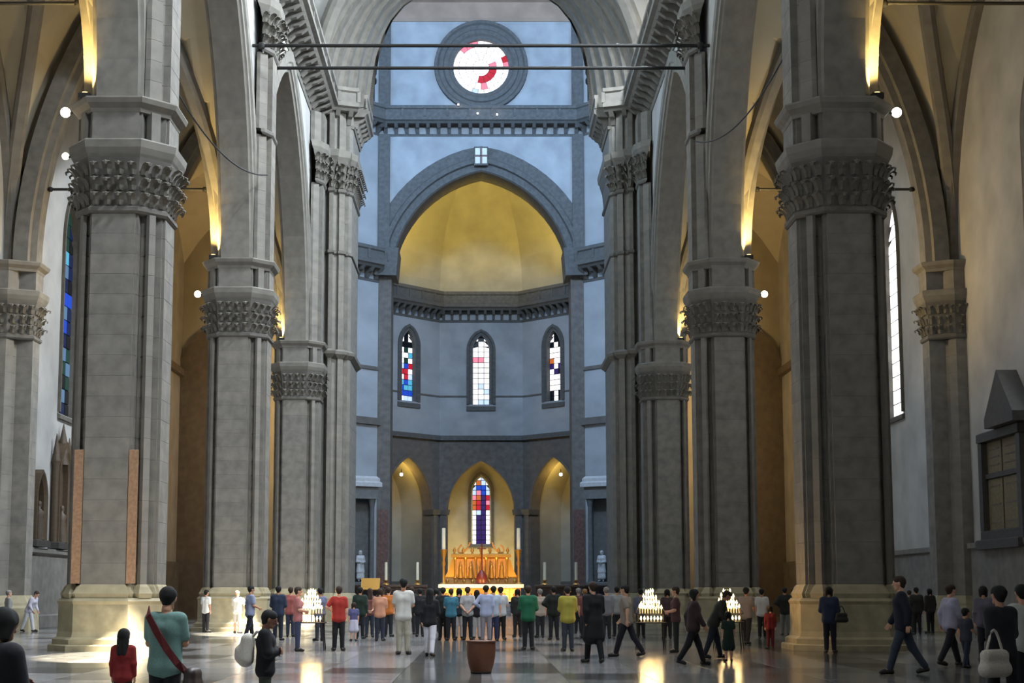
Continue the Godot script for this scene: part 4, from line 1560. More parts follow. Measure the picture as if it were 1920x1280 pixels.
func visitors() -> void:
	person("person in black jacket with dark bobbed hair and bowed head", -2.94, 9.30, 150, 1.42, "hug", ["jacket", Color(0.08, 0.08, 0.11)], ["trousers", Color(0.06, 0.06, 0.08)], ["bob", "hair_black"], "skin_c", true, 1.00)
	person("small girl with long dark hair in red top", -4.12, 17.60, 175, 1.08, "stand", ["shirt", Color(0.55, 0.13, 0.13)], ["trousers", Color(0.14, 0.11, 0.13)], ["long", "hair_black"], "skin_b", true, 1.18)
	person("woman in pale teal shirt with a dark red strap across her back", -3.08, 14.90, 172, 1.57, "hug", ["tee", Color(0.45, 0.59, 0.56)], ["trousers", Color(0.09, 0.09, 0.11)], ["short", "hair_black"], "skin_b", true, 1.00)
	person("boy in black jacket with arms folded, carrying a white backpack", -2.40, 17.00, 95, 1.31, "hug", ["jacket", Color(0.09, 0.09, 0.11)], ["trousers", Color(0.23, 0.25, 0.22)], ["short", "hair_black"], "skin_c", true, 1.08)
	person("woman in dark jacket with dark hair tied up, beside the white bag", 6.21, 18.20, 200, 1.60, "stroll", ["jacket", Color(0.14, 0.14, 0.17)], ["trousers", Color(0.09, 0.09, 0.11)], ["bun", "hair_black"], "skin_b", true, 1.00)
	person("person in light grey shirt and black trousers behind woman with white bag", 7.29, 20.50, 185, 1.62, "stand", ["tee", Color(0.77, 0.77, 0.75)], ["trousers", Color(0.08, 0.08, 0.10)], ["short", "hair_black"], "skin_b", true, 1.00)
	person("tall man in navy jacket and jeans walking beside the dark pier", 7.84, 28.30, 255, 1.86, "walk", ["jacket", Color(0.11, 0.13, 0.19)], ["trousers", Color(0.21, 0.25, 0.31)], ["short", "hair_brown"], "skin_a", true, 1.00)
	person("man in lavender shirt and dark trousers in mid stride", 9.68, 31.44, 110, 1.72, "walk", ["shirt", Color(0.66, 0.65, 0.74)], ["trousers", Color(0.11, 0.11, 0.15)], ["short", "hair_brown"], "skin_a", true, 1.00)
	person("person in grey violet blouse beyond the woman with white bag", 11.22, 33.96, 160, 1.66, "stand", ["shirt", Color(0.42, 0.40, 0.45)], ["trousers", Color(0.13, 0.13, 0.16)], ["bob", "hair_black"], "skin_b", false, 1.00)
	person("child in dark shirt and jeans walking beside man in lavender", 9.71, 30.54, 120, 1.20, "stroll", ["tee", Color(0.23, 0.23, 0.28)], ["trousers", Color(0.16, 0.19, 0.25)], ["short", "hair_black"], "skin_b", false, 1.12)
	person("man in white clothes stooping in the left aisle", -17.52, 58.96, 70, 1.68, "bend", ["shirt", Color(0.79, 0.78, 0.84)], ["trousers", Color(0.77, 0.78, 0.80)], ["short", "hair_brown"], "skin_a", false, 1.00)
	person("grey dressed person standing in the left aisle beside stooping man", -16.70, 53.73, 120, 1.60, "stand", ["shirt", Color(0.55, 0.55, 0.53)], ["trousers", Color(0.35, 0.36, 0.35)], ["short", "hair_grey"], "skin_a", false, 1.00)
	person("person in bright white shirt standing in sunlight by second pier", -10.51, 58.15, 150, 1.62, "stand", ["tee", Color(0.96, 0.96, 0.94)], ["trousers", Color(0.17, 0.16, 0.18)], ["short", "hair_black"], "skin_b", false, 1.00)
	person("man in grey blue shirt beside the sunlit pier base", -7.24, 47.70, 120, 1.74, "stroll", ["tee", Color(0.56, 0.60, 0.72)], ["trousers", Color(0.10, 0.11, 0.15)], ["short", "hair_black"], "skin_b", false, 1.00)
	person("bald visitor in white shirt and pale shorts holding up a camera", -9.07, 56.60, 160, 1.60, "photo", ["shirt", Color(0.95, 0.94, 0.90)], ["shorts", Color(0.85, 0.83, 0.78)], ["none", "hair_black"], "skin_a", false, 1.00)
	person("man in dark blue jacket seen from behind near candle rack", -6.43, 48.24, 175, 1.72, "clasp", ["jacket", Color(0.15, 0.20, 0.29)], ["trousers", Color(0.12, 0.13, 0.19)], ["short", "hair_black"], "skin_b", false, 1.00)
	person("person in pink shirt and jeans facing the candle rack", -4.73, 39.31, 100, 1.66, "clasp", ["tee", Color(0.75, 0.48, 0.47)], ["trousers", Color(0.24, 0.27, 0.38)], ["short", "hair_brown"], "skin_a", false, 1.00)
	person("person in dusty red shirt behind the pink shirted one", -6.56, 52.41, 170, 1.70, "stand", ["tee", Color(0.69, 0.38, 0.36)], ["trousers", Color(0.19, 0.22, 0.30)], ["short", "hair_brown"], "skin_a", false, 1.00)
	person("person in slate blue shirt standing at the candle rack", -5.05, 47.70, 215, 1.66, "clasp", ["shirt", Color(0.42, 0.44, 0.56)], ["trousers", Color(0.19, 0.20, 0.24)], ["short", "hair_black"], "skin_b", false, 1.00)
	person("person in bright red shirt and black trousers", -3.71, 39.67, 185, 1.68, "hips", ["tee", Color(0.69, 0.20, 0.16)], ["trousers", Color(0.09, 0.09, 0.11)], ["short", "hair_brown"], "skin_a", false, 1.00)
	person("person in dark green jacket next to red shirted visitor", -3.97, 49.94, 175, 1.70, "stand", ["jacket", Color(0.11, 0.19, 0.15)], ["trousers", Color(0.11, 0.12, 0.15)], ["short", "hair_black"], "skin_b", false, 1.00)
	person("child in pale lavender skirt beside the green jacket", -3.99, 47.70, 185, 1.20, "stand", ["tee", Color(0.36, 0.36, 0.54)], ["skirt", Color(0.78, 0.78, 0.86)], ["bob", "hair_brown"], "skin_a", false, 1.12)
	person("woman with long brown hair in rust brown top", -3.79, 51.77, 190, 1.66, "behind", ["tee", Color(0.49, 0.31, 0.28)], ["trousers", Color(0.15, 0.19, 0.24)], ["long", "hair_brown"], "skin_a", false, 1.00)
	person("person in peach shirt and dark jeans in the crowd", -3.17, 47.70, 180, 1.64, "clasp", ["tee", Color(0.83, 0.60, 0.49)], ["trousers", Color(0.16, 0.19, 0.25)], ["bob", "hair_brown"], "skin_a", false, 1.00)
	person("person in orange shirt beside the man in white", -3.19, 52.41, 170, 1.70, "stand", ["tee", Color(0.82, 0.48, 0.20)], ["trousers", Color(0.13, 0.14, 0.17)], ["short", "hair_brown"], "skin_a", false, 1.00)
	person("tall man in white shirt and beige trousers", -1.90, 37.24, 180, 1.86, "clasp", ["tee", Color(0.85, 0.84, 0.81)], ["trousers", Color(0.71, 0.68, 0.61)], ["short", "hair_black"], "skin_b", false, 1.00)
	person("woman in black top and white trousers", -1.22, 36.28, 170, 1.62, "stroll", ["shirt", Color(0.09, 0.09, 0.11)], ["trousers", Color(0.90, 0.89, 0.92)], ["long", "hair_black"], "skin_a", false, 1.00)
	person("person in black jacket between the two pale trousered visitors", -2.10, 52.41, 180, 1.66, "stand", ["jacket", Color(0.11, 0.11, 0.13)], ["trousers", Color(0.12, 0.13, 0.15)], ["short", "hair_black"], "skin_b", false, 1.00)
	person("man in black jacket at the end of the row facing the altar", -1.22, 48.79, 178, 1.68, "stand", ["jacket", Color(0.07, 0.10, 0.09)], ["trousers", Color(0.09, 0.09, 0.11)], ["short", "hair_black"], "skin_b", false, 1.00)
	person("person in turquoise shirt in the row facing the altar", -0.95, 48.24, 182, 1.64, "clasp", ["tee", Color(0.23, 0.47, 0.56)], ["trousers", Color(0.08, 0.09, 0.12)], ["short", "hair_brown"], "skin_a", false, 1.00)
	person("person in dark shirt and pale trousers facing the altar", -0.72, 49.94, 176, 1.66, "stand", ["shirt", Color(0.14, 0.19, 0.23)], ["trousers", Color(0.78, 0.75, 0.74)], ["bob", "hair_black"], "skin_a", false, 1.00)
	person("man in light grey shirt, hands behind back, facing the altar", -0.43, 48.79, 180, 1.70, "behind", ["tee", Color(0.71, 0.71, 0.72)], ["trousers", Color(0.13, 0.14, 0.17)], ["short", "hair_brown"], "skin_a", false, 1.00)
	person("woman with long black hair and pale trousers facing the altar", -0.14, 49.94, 184, 1.60, "stand", ["tee", Color(0.11, 0.10, 0.13)], ["trousers", Color(0.72, 0.71, 0.71)], ["long", "hair_black"], "skin_b", false, 1.00)
	person("man in light blue shirt and grey trousers facing the altar", 0.15, 46.65, 180, 1.74, "hips", ["shirt", Color(0.66, 0.71, 0.84)], ["trousers", Color(0.54, 0.53, 0.56)], ["short", "hair_black"], "skin_a", false, 1.00)
	person("man in pale blue shirt and navy trousers facing the altar", 0.39, 47.70, 186, 1.72, "stand", ["tee", Color(0.72, 0.78, 0.86)], ["trousers", Color(0.15, 0.19, 0.35)], ["short", "hair_black"], "skin_a", false, 1.00)
	person("man in white shirt and black trousers facing the altar", 0.63, 48.79, 176, 1.70, "clasp", ["tee", Color(0.80, 0.82, 0.84)], ["trousers", Color(0.08, 0.08, 0.09)], ["short", "hair_black"], "skin_a", false, 1.00)
	person("person in emerald green jacket seen from behind", 1.25, 40.43, 178, 1.70, "clasp", ["jacket", Color(0.12, 0.42, 0.30)], ["trousers", Color(0.13, 0.14, 0.16)], ["short", "hair_brown"], "skin_a", false, 1.00)
	person("person in black shirt behind the green jacket", 1.24, 51.77, 184, 1.64, "stand", ["shirt", Color(0.16, 0.15, 0.15)], ["trousers", Color(0.16, 0.13, 0.12)], ["bob", "hair_black"], "skin_a", false, 1.00)
	person("grey haired person in tan shirt behind the green jacket", 1.98, 51.14, 190, 1.64, "stand", ["tee", Color(0.72, 0.66, 0.60)], ["trousers", Color(0.14, 0.15, 0.16)], ["short", "hair_grey"], "skin_a", false, 1.00)
	person("man in very dark green jacket beside the yellow jacket", 2.33, 48.79, 180, 1.72, "hips", ["jacket", Color(0.09, 0.13, 0.12)], ["trousers", Color(0.11, 0.13, 0.16)], ["short", "hair_black"], "skin_b", false, 1.00)
	person("person in yellow jacket and jeans", 2.24, 39.31, 182, 1.68, "hug", ["jacket", Color(0.71, 0.67, 0.28)], ["trousers", Color(0.22, 0.25, 0.30)], ["short", "hair_black"], "skin_b", false, 1.00)
	person("person in long black coat walking alone", 2.43, 32.91, 200, 1.76, "stroll", ["coat", Color(0.07, 0.07, 0.08)], ["trousers", Color(0.06, 0.06, 0.07)], ["short", "hair_brown"], "skin_a", false, 1.00)
	person("fair haired person in brick red shirt beyond the black coat", 3.49, 51.14, 175, 1.64, "stand", ["tee", Color(0.52, 0.31, 0.29)], ["trousers", Color(0.15, 0.15, 0.19)], ["short", "hair_fair"], "skin_a", false, 1.00)
	person("grey haired person in grey shirt beyond the black coat", 4.11, 49.94, 185, 1.70, "stand", ["shirt", Color(0.54, 0.55, 0.60)], ["trousers", Color(0.19, 0.20, 0.23)], ["short", "hair_grey"], "skin_a", false, 1.00)
	person("person in pale grey shirt raising a camera", 4.68, 52.41, 180, 1.72, "photo", ["tee", Color(0.66, 0.69, 0.70)], ["trousers", Color(0.16, 0.17, 0.20)], ["short", "hair_black"], "skin_a", false, 1.00)
	person("man in taupe shirt and dark trousers striding past candle rack", 3.44, 35.97, 245, 1.74, "walk", ["tee", Color(0.60, 0.55, 0.50)], ["trousers", Color(0.12, 0.11, 0.16)], ["short", "hair_black"], "skin_a", false, 1.00)
	person("person in slate shirt behind the middle candle rack", 5.36, 51.14, 180, 1.64, "stand", ["shirt", Color(0.43, 0.45, 0.53)], ["trousers", Color(0.14, 0.15, 0.18)], ["short", "hair_black"], "skin_a", false, 1.00)
	person("person in plum shirt and dark green trousers at candle rack", 4.94, 38.59, 260, 1.66, "clasp", ["tee", Color(0.35, 0.23, 0.25)], ["trousers", Color(0.14, 0.19, 0.18)], ["short", "hair_brown"], "skin_a", false, 1.00)
	person("person in mauve grey top behind plum shirted visitor", 6.11, 49.94, 190, 1.62, "stand", ["shirt", Color(0.31, 0.25, 0.28)], ["trousers", Color(0.15, 0.15, 0.17)], ["bob", "hair_black"], "skin_b", false, 1.00)
	person("person in dark brown jacket walking between the candle racks", 4.44, 31.92, 95, 1.62, "walk", ["jacket", Color(0.23, 0.16, 0.16)], ["trousers", Color(0.07, 0.07, 0.09)], ["bob", "hair_black"], "skin_b", false, 1.00)
	person("person in olive jacket stooping towards the candle rack", 5.35, 35.08, 90, 1.66, "bend", ["jacket", Color(0.17, 0.17, 0.14)], ["trousers", Color(0.11, 0.14, 0.19)], ["short", "hair_brown"], "skin_b", false, 1.00)
	person("small child in dark green dress before the candle rack", 5.42, 33.43, 185, 1.08, "stand", ["tee", Color(0.13, 0.21, 0.17)], ["skirt", Color(0.11, 0.20, 0.16)], ["bob", "hair_black"], "skin_a", false, 1.15)
	person("person in warm grey blouse right of the candle rack", 7.79, 44.68, 150, 1.68, "stroll", ["tee", Color(0.55, 0.52, 0.52)], ["trousers", Color(0.13, 0.13, 0.16)], ["short", "hair_black"], "skin_b", false, 1.00)
	person("person in clean white shirt and black trousers by second pier", 9.22, 49.94, 160, 1.64, "stand", ["tee", Color(0.83, 0.83, 0.82)], ["trousers", Color(0.09, 0.09, 0.10)], ["short", "hair_black"], "skin_b", false, 1.00)
	person("child dressed all in dark red", 7.82, 41.21, 185, 1.15, "stand", ["shirt", Color(0.43, 0.08, 0.13)], ["trousers", Color(0.36, 0.08, 0.13)], ["bob", "hair_black"], "skin_a", false, 1.14)
	person("person in dark jacket and grey trousers near the child in red", 10.73, 53.73, 170, 1.70, "hips", ["jacket", Color(0.13, 0.14, 0.12)], ["trousers", Color(0.42, 0.42, 0.40)], ["short", "hair_black"], "skin_b", false, 1.00)
	person("person in dark maroon jacket close to the large dark pier", 11.62, 56.60, 190, 1.66, "stand", ["jacket", Color(0.16, 0.11, 0.11)], ["trousers", Color(0.15, 0.14, 0.12)], ["short", "hair_black"], "skin_b", false, 1.00)
	person("woman in navy top standing against the dark pier base", 8.75, 38.24, 165, 1.66, "clasp", ["jacket", Color(0.15, 0.19, 0.29)], ["trousers", Color(0.11, 0.11, 0.17)], ["bob", "hair_black"], "skin_b", false, 1.00)
	person("person in dark brown jacket far down the right aisle", 15.78, 55.13, 180, 1.70, "stand", ["jacket", Color(0.14, 0.14, 0.11)], ["trousers", Color(0.12, 0.11, 0.09)], ["short", "hair_black"], "skin_b", false, 1.00)
	person("person in dark umber coat far down the right aisle", 16.70, 56.60, 200, 1.66, "stand", ["jacket", Color(0.17, 0.15, 0.13)], ["trousers", Color(0.13, 0.12, 0.11)], ["bob", "hair_black"], "skin_b", false, 1.00)
	person("person in grey brown shirt far down the right aisle", 17.33, 61.52, 160, 1.62, "stroll", ["shirt", Color(0.29, 0.27, 0.24)], ["trousers", Color(0.13, 0.13, 0.12)], ["short", "hair_brown"], "skin_b", false, 1.00)
	person("person in dark mauve shirt deep in the crowd", -3.70, 56.60, 180, 1.70, "stand", ["tee", Color(0.29, 0.23, 0.24)], ["trousers", Color(0.15, 0.15, 0.17)], ["short", "hair_black"], "skin_b", false, 1.00)
	person("person in moss green jacket deep in the crowd", -2.52, 55.13, 172, 1.72, "stand", ["jacket", Color(0.13, 0.16, 0.12)], ["trousers", Color(0.13, 0.13, 0.16)], ["short", "hair_brown"], "skin_b", false, 1.00)
	person("person in charcoal shirt deep in the crowd", -1.67, 56.60, 185, 1.66, "stand", ["tee", Color(0.24, 0.25, 0.27)], ["trousers", Color(0.11, 0.12, 0.14)], ["bob", "hair_black"], "skin_a", false, 1.00)
	person("grey haired person in brown shirt deep in the crowd", 3.62, 56.60, 180, 1.68, "stand", ["shirt", Color(0.35, 0.27, 0.26)], ["trousers", Color(0.14, 0.14, 0.16)], ["short", "hair_grey"], "skin_a", false, 1.00)


func _ready() -> void:
	rng.seed = 20240611
	# camera
	var cam := Camera3D.new()
	cam.name = "camera"
	cam.projection = Camera3D.PROJECTION_FRUSTUM
	cam.near = 0.5
	cam.far = 400.0
	cam.size = 0.5 * 1280.0 / 2830.0
	cam.frustum_offset = Vector2(58.0, 138.5) / 2830.0 * 0.5
	cam.position = Vector3(0, 1.5, 0)
	cam.rotation.x = deg_to_rad(6.7)
	cam.current = true
	add_child(cam)
	# sky, exposure
	var env := Environment.new()
	env.background_mode = Environment.BG_SKY
	var sky := Sky.new()
	var sm := ProceduralSkyMaterial.new()
	sm.sky_top_color = Color(0.42, 0.62, 0.9)
	sm.sky_horizon_color = Color(0.78, 0.86, 0.95)
	sm.ground_bottom_color = Color(0.35, 0.34, 0.32)
	sm.ground_horizon_color = Color(0.6, 0.6, 0.58)
	sky.sky_material = sm
	env.sky = sky
	env.tonemap_mode = Environment.TONE_MAPPER_LINEAR
	env.tonemap_exposure = 0.5
	env.sdfgi_enabled = true
	env.ssao_enabled = true
	env.ssil_enabled = true
	var we := WorldEnvironment.new()
	we.name = "environment"
	we.environment = env
	add_child(we)
	# afternoon sun, through the southern clerestory windows
	var sun := DirectionalLight3D.new()
	sun.name = "sun"
	sun.light_color = Color(1.0, 0.95, 0.86)
	sun.light_energy = 70.0
	sun.light_angular_distance = 0.6
	sun.shadow_enabled = true
	sun.transform.basis = Basis.looking_at(Vector3(-18.6, -34.4, -5.4).normalized(), Vector3.UP)
	add_child(sun)
	# daylight in the window openings
	var cool := Color(0.92, 0.96, 1.0)
	var blue := Color(0.5, 0.73, 1.0)
	for d in [D1 - BAY * 1.5, D1 - BAY / 2, D1 + BAY / 2, D2 + BAY / 2]:
		area(P(W - 0.95, OC_Y, d), Vector3(-1.0, -1.2, 0.0), Vector2(4.6, 1.4), cool, 2100.0)
		area(P(-W + 0.95, OC_Y, d), Vector3(1.0, -1.2, 0.0), Vector2(4.6, 1.4), cool, 25.0)
	for s in [-1.0, 1.0]: # open sky before the last windows, level
		area(P(s * (W - 0.7), OC_Y, D2 + BAY / 2), Vector3(-s, 0.0, 0.0), Vector2(4.6, 4.6), Color(0.8, 0.92, 1.0), 420.0)
	for d in [D1 + BAY / 2, D2 + BAY / 2]:
		area(P(AW - 0.15, 15.0, d), Vector3(-1.0, -0.4, 0.0), Vector2(1.8, 9.0), cool, 160.0)
		area(P(-AW + 0.15, 15.0, d), Vector3(1.0, 0.0, 0.0), Vector2(1.8, 9.0), cool, 25.0)
	for q in [[21.0, 108.5, -1.0, 0.0], [-21.0, 108.5, 1.0, 0.0], [15.0, 93.5, -0.7, 0.7], [-15.0, 93.5, 0.7, 0.7], [0.0, 87.6, 0.0, 1.0]]:
		var west: bool = q[0] == 0.0
		area(P(q[0], 48.0, q[1]), Vector3(q[2], -0.3 if west else -0.45, -q[3]), Vector2(4.6, 4.6), Color(0.76, 0.87, 1.0) if west else blue, 2800.0 if west else 1100.0)
	make_materials()
	make_glass()
	structure()
	fittings()
	visitors()
	carried()


func structure() -> void:
	floor_slabs()
	for side in [-1, 1]:
		var sd: String = "left" if side < 0 else "right"
		for k in 3:
			nave_bay(side, D1 + BAY * (k - 1), k)
		nave_bay(side, D1 - BAY * 2, 3)
		for k in 3:
			aisle_bay(side, D1 + BAY * (k - 1), k)
		for k in 2:
			aisle_arch(side, [D1, D2][k], 30 + k * 2 + (1 if side > 0 else 0), sd)
			respond(side, [D1, D2][k], "clustered stone respond on %s aisle wall, opposite %s pier" % [sd, ["first", "second"][k]])
		aisle_arch(side, D3, 34 + (1 if side > 0 else 0), sd)
		gallery("trim_gallery", "bracketed stone gallery along top of %s nave wall" % sd, Vector2(side * (W - WF), D1 - 2 * BAY), Vector2(side * (W - WF), D3 + 1.2), Vector2(-side, 0), GAL, VAULT, 1.35, 1.0, 0.3, M.stone1)
	pier(-1, D1, "clustered grey stone pier with tan boards in its recesses", "lit piers")
	pier(-1, D2, "clustered grey stone pier with sunlit base and leafy capital", "lit piers")
	pier(1, D1, "massive dark clustered pier behind woman in navy top", "dark piers")
	pier(1, D2, "dark clustered pier behind the small child in dark red", "dark piers")
	crossing_pier(-1, "grey crossing pier with stepped block, north side")
	crossing_pier(1, "dark crossing pier with stepped block, south side")
	nave_vaults()
	crossing_arch()
	for side in [-1, 1]:
		var sd: String = "left" if side < 0 else "right"
		gallery("trim_gallery", "bracketed gallery end across front of %s crossing pier" % sd, Vector2(side * 9.2, D3 + 1.2), Vector2(side * 7.1, D3 + 1.9), Vector2(-side * 0.316, -0.949), GAL, VAULT, 1.1, 0.75, 0.26, M.stone1)
		gallery("trim_gallery", "bracketed gallery end along inner face of %s crossing pier" % sd, Vector2(side * 7.15, D3 + 2.0), Vector2(side * 7.15, D3 + 6.3), Vector2(-side, 0.0), GAL, VAULT, 0.8, 0.9, 0.26, M.stone1)
	west_end()
	octagon()
	tribune()


func floor_slabs() -> void:
	var o := Node3D.new()
	o.name = "floor"
	add_child(o)
	tag(o, "polished marble floor of large grey and dark slabs", "floor", "", "structure")
	var b := MB.new()
	b.box(P(-24, -0.6, 152), P(24, -0.03, -4))
	part(o, "bed", b.mesh(), M.mortar)
	var variants := {}
	var rest := {}
	var sw := 1.5
	var sl := 2.1
	var row := 0
	var d := 22.4
	var rg := RandomNumberGenerator.new()
	rg.seed = 77
	var count := 0
	while d < 96:
		var reach := 19.4
		var n := int(reach / sw) + 1
		for i in range(-n, n):
			var x := i * sw
			if absf(x + sw / 2) > 19.0:
				continue
			var tone := 0
			var lane := posmod(i + 1, 6)
			var r := rg.randf()
			if lane == 0 or lane == 1 and row % 4 == 0:
				tone = 3 if r < 0.75 else 5
			elif (lane + row) % 4 == 0:
				tone = 5 if r < 0.3 else 2
			else:
				tone = 0 if r < 0.45 else (1 if r < 0.75 else (4 if r < 0.88 else 2))
			if count < 298 and d < 52.0 and absf(x + sw / 2) < 0.345 * d:
				count += 1
				if not cache.has("slab"):
					var mb := MB.new()
					mb.slab(Vector3(0.004, -0.05, 0.004), Vector3(sw - 0.004, 0.0, sl - 0.004), 0.003)
					cache.slab = mb.mesh()
				part(o, "marble_slab", cache.slab, M["marble%d" % tone], T(P(x, rg.randf_range(-0.0012, 0.0), d + sl)))
			else:
				if not rest.has(tone):
					rest[tone] = MB.new()
				rest[tone].slab(P(x + 0.004, -0.05, d + sl - 0.004), P(x + sw - 0.004, 0.0, d + 0.004), 0.003)
		d += sl
		row += 1
	for t in rest:
		var q := part(o, "far_slabs", rest[t].mesh(), M["marble%d" % t])
		q.set_meta("kind", "stuff")
	var far := MB.new()
	far.box(P(-24, -0.05, 152), P(24, -0.0, d))
	far.box(P(-24, -0.05, 22.4), P(24, 0.0, -4))
	for s in [-1.0, 1.0]:
		var e := MB.new()
	part(o, "plain_paving", far.mesh(), M.marble2)


func aisle_bay(side: int, da: float, tr: int) -> void:
	var dm := da + BAY / 2
	var sd: String = "left" if side < 0 else "right"
	var where: String = ["nearest the entrance", "beside the first pier", "beyond the second pier"][tr]
	var f := func(s: float, y: float, w: float) -> Vector3: return P(side * (AW - w), y, dm + s)
	var o := Node3D.new()
	o.name = numbered("wall_%s" % sd)
	add_child(o)
	tag(o, "white plaster %s aisle wall with stone dado, %s" % [sd, where], "wall", "", "structure")
	var loop := lancet_loop(1.5, 9.7, 20.4)
	var mb := MB.new()
	holed(mb, loop, -BAY / 2, BAY / 2, 0.0, 27.5, func(s: float, y: float) -> Vector3: return f.call(s, y, 0.0))
	mb.box(P(side * (AW + 0.9), 0, da), P(side * (AW + 1.2), 27.8, da + BAY))
	part(o, "plaster", mb.mesh(), M.plaster)
	var db := MB.new()
	var r := []
	for s in [-BAY / 2 + 1.3, BAY / 2 - 1.3]:
		r.append(PackedVector3Array([f.call(s, 0.0, -0.3), f.call(s, 0.0, 0.34), f.call(s, 0.5, 0.34), f.call(s, 0.56, 0.26), f.call(s, 3.15, 0.26), f.call(s, 3.22, 0.4), f.call(s, 3.42, 0.4), f.call(s, 3.46, 0.0), f.call(s, 3.46, -0.3)]))
	db.rings(r)
	part(o, "dado", db.mesh(), M.dado)
	var pal: Array = [["sunny", "white"]] if side > 0 else [["navy", "dark", "green", "sky"], ["navy", "blue", "dark", "sky"], ["dark", "navy", "cyan", "green"]]
	lancet_window(40 + tr * 2 + (1 if side > 0 else 0), "tall narrow %s lancet window in %s aisle wall, %s" % ["dazzling white" if side > 0 else "dark blue stained", sd, where], 1.45, 9.75, 20.35, f, 4, 16, pal, 0.32, 5 + tr, M.stone_dark)
	# vault over the bay
	var vb := MB.new()
	var x0: float = side * (W + WF)
	var x1: float = side * AW
	vault(vb, x0, x1, da, da + BAY, 21.0, 12.2, CAP + 0.03, 14, 26)
	var c := Node3D.new()
	c.name = numbered("ceiling_aisle_%s" % sd)
	add_child(c)
	tag(c, "pale ribbed vault over %s aisle, %s" % [sd, where], "vault", "", "structure")
	part(c, "web", vb.mesh(), M.plaster_warm)
	diagonal_ribs(c, x0, x1, da, da + BAY, 21.0, 12.2, CAP + 0.03, 0.8)
	# wall rib
	var wb := MB.new()
	sweep(wb, arch_pts(BAY / 2 - 0.3, 12.2, CAP), [Vector2(-0.1, 0.5), Vector2(-0.1, 0.0), Vector2(0.3, 0.0), Vector2(0.42, 0.14), Vector2(0.42, 0.5)], f)
	part(c, "wall_rib", wb.mesh(), M.stone1)


func aisle_arch(side: int, d: float, n: int, sd: String) -> void:
	var xm: float = side * (W + 1.12 + AW - 1.35) / 2
	var a: float = (AW - 1.35 - W - 1.12) / 2
	var f := func(s: float, y: float, u: float) -> Vector3: return P(xm + s, y, d + u)
	var mb := MB.new()
	sweep(mb, arch_pts(a, 21.0, CAP), TRANSVERSE, f)
	single("trim_%d" % n, mb.mesh(), M.stone0, "tall pointed transverse arch across %s aisle at the %s pier" % [sd, "first" if d < 50 else ("second" if d < 70 else "crossing")], "arch", Vector3.ZERO, 0.0, "", "structure")
	if d > D3 - 1:
		return
	tie_rod("thin iron tie rod across %s aisle at %s transverse arch" % [sd, "first" if d < 50 else "second"], P(side * (W + 1.36), 17.95, d), P(side * (AW - 1.58), 17.95, d), 0.055)


func nave_vaults() -> void:
	for k in [-1, 0, 1, 2]:
		var da: float = D1 + BAY * (k - 1)
		var mb := MB.new()
		vault(mb, -W + WF, W - WF, da, da + BAY + (1.3 if k == 2 else 0.0), 9.6, 9.9, VAULT, 28, 28)
		var c := Node3D.new()
		c.name = numbered("ceiling_nave")
		add_child(c)
		tag(c, "white ribbed nave vault, %s bay" % ["first", "second", "third", "entrance"][k], "vault", "", "structure")
		part(c, "web", mb.mesh(), M.plaster)
		diagonal_ribs(c, -W + WF, W - WF, da, da + BAY + (1.3 if k == 2 else 0.0), 9.6, 9.9, VAULT, 1.1)
		if k < 2:
			var tb := MB.new()
			sweep(tb, arch_pts(W - WF - 0.1, 9.6, VAULT), TRANSVERSE, func(s: float, y: float, u: float) -> Vector3: return P(s, y, da + BAY + u))
			part(c, "transverse_arch", tb.mesh(), M.stone0)


func crossing_arch() -> void:
	var rear := [Vector2(6.45, 29.3), Vector2(6.42, 30.6), Vector2(6.3, 31.9), Vector2(6.1, 33.2), Vector2(5.75, 34.5), Vector2(5.3, 35.5), Vector2(4.6, 36.4), Vector2(3.6, 37.1), Vector2(2.4, 37.55), Vector2(1.2, 37.85), Vector2(0.0, 38.0)]
	var n := rear.size() - 1
	var front := []
	var r := 9.6
	var a := 9.2
	var most := acos((r - a) / r)
	for k in n + 1:
		var t: float = most * k / n
		front.append(Vector2(a - r * (1 - cos(t)), VAULT + r * sin(t)))
	var o := Node3D.new()
	o.name = "trim_50"
	add_child(o)
	tag(o, "deep stepped stone arch between nave and octagon", "arch", "", "structure")
	var orders := 6
	for q in orders:
		var mb := MB.new()
		for side in [-1.0, 1.0]:
			for k in n:
				var pts := []
				for e in [[0.0, 0.0], [0.0, 0.75], [0.5, 1.0], [1.0, 1.0]]:
					var row := []
					for j in [k, k + 1]:
						var t: float = (q + e[0]) / orders
						var p: Vector2 = front[j].lerp(rear[j], t)
						row.append(P(side * p.x, p.y, lerpf(81.5, 87.0, (q + e[1]) / orders)))
					pts.append(row)
				for e in 3:
					mb.quad(pts[e][0], pts[e][1], pts[e + 1][1], pts[e + 1][0])
		part(o, "arch_order", mb.mesh(), M["stone%d" % (q % 3)])
	var w := MB.new()
	for side in [-1.0, 1.0]:
		for k in n:
			w.quad(P(side * rear[k].x, rear[k].y, 87.0), P(side * rear[k].x, 58.0, 87.0), P(side * rear[k + 1].x, 58.0, 87.0), P(side * rear[k + 1].x, rear[k + 1].y, 87.0))
			w.quad(P(side * front[k].x, front[k].y, 81.5), P(side * front[k].x, 42.0, 81.5), P(side * front[k + 1].x, 42.0, 81.5), P(side * front[k + 1].x, front[k + 1].y, 81.5))
		w.box(P(side * 6.45 if side < 0 else 6.45, 29.3, 87.2), P(side * 9.2, 58.0, 87.0))
		w.box(P(side * 9.2, 29.3, 87.0), P(side * 12.5, 42.0, 81.4))
	single("wall_crossing", w.mesh(), M.plaster, "plain wall above the deep stepped arch", "wall", Vector3.ZERO, 0.0, "", "structure")


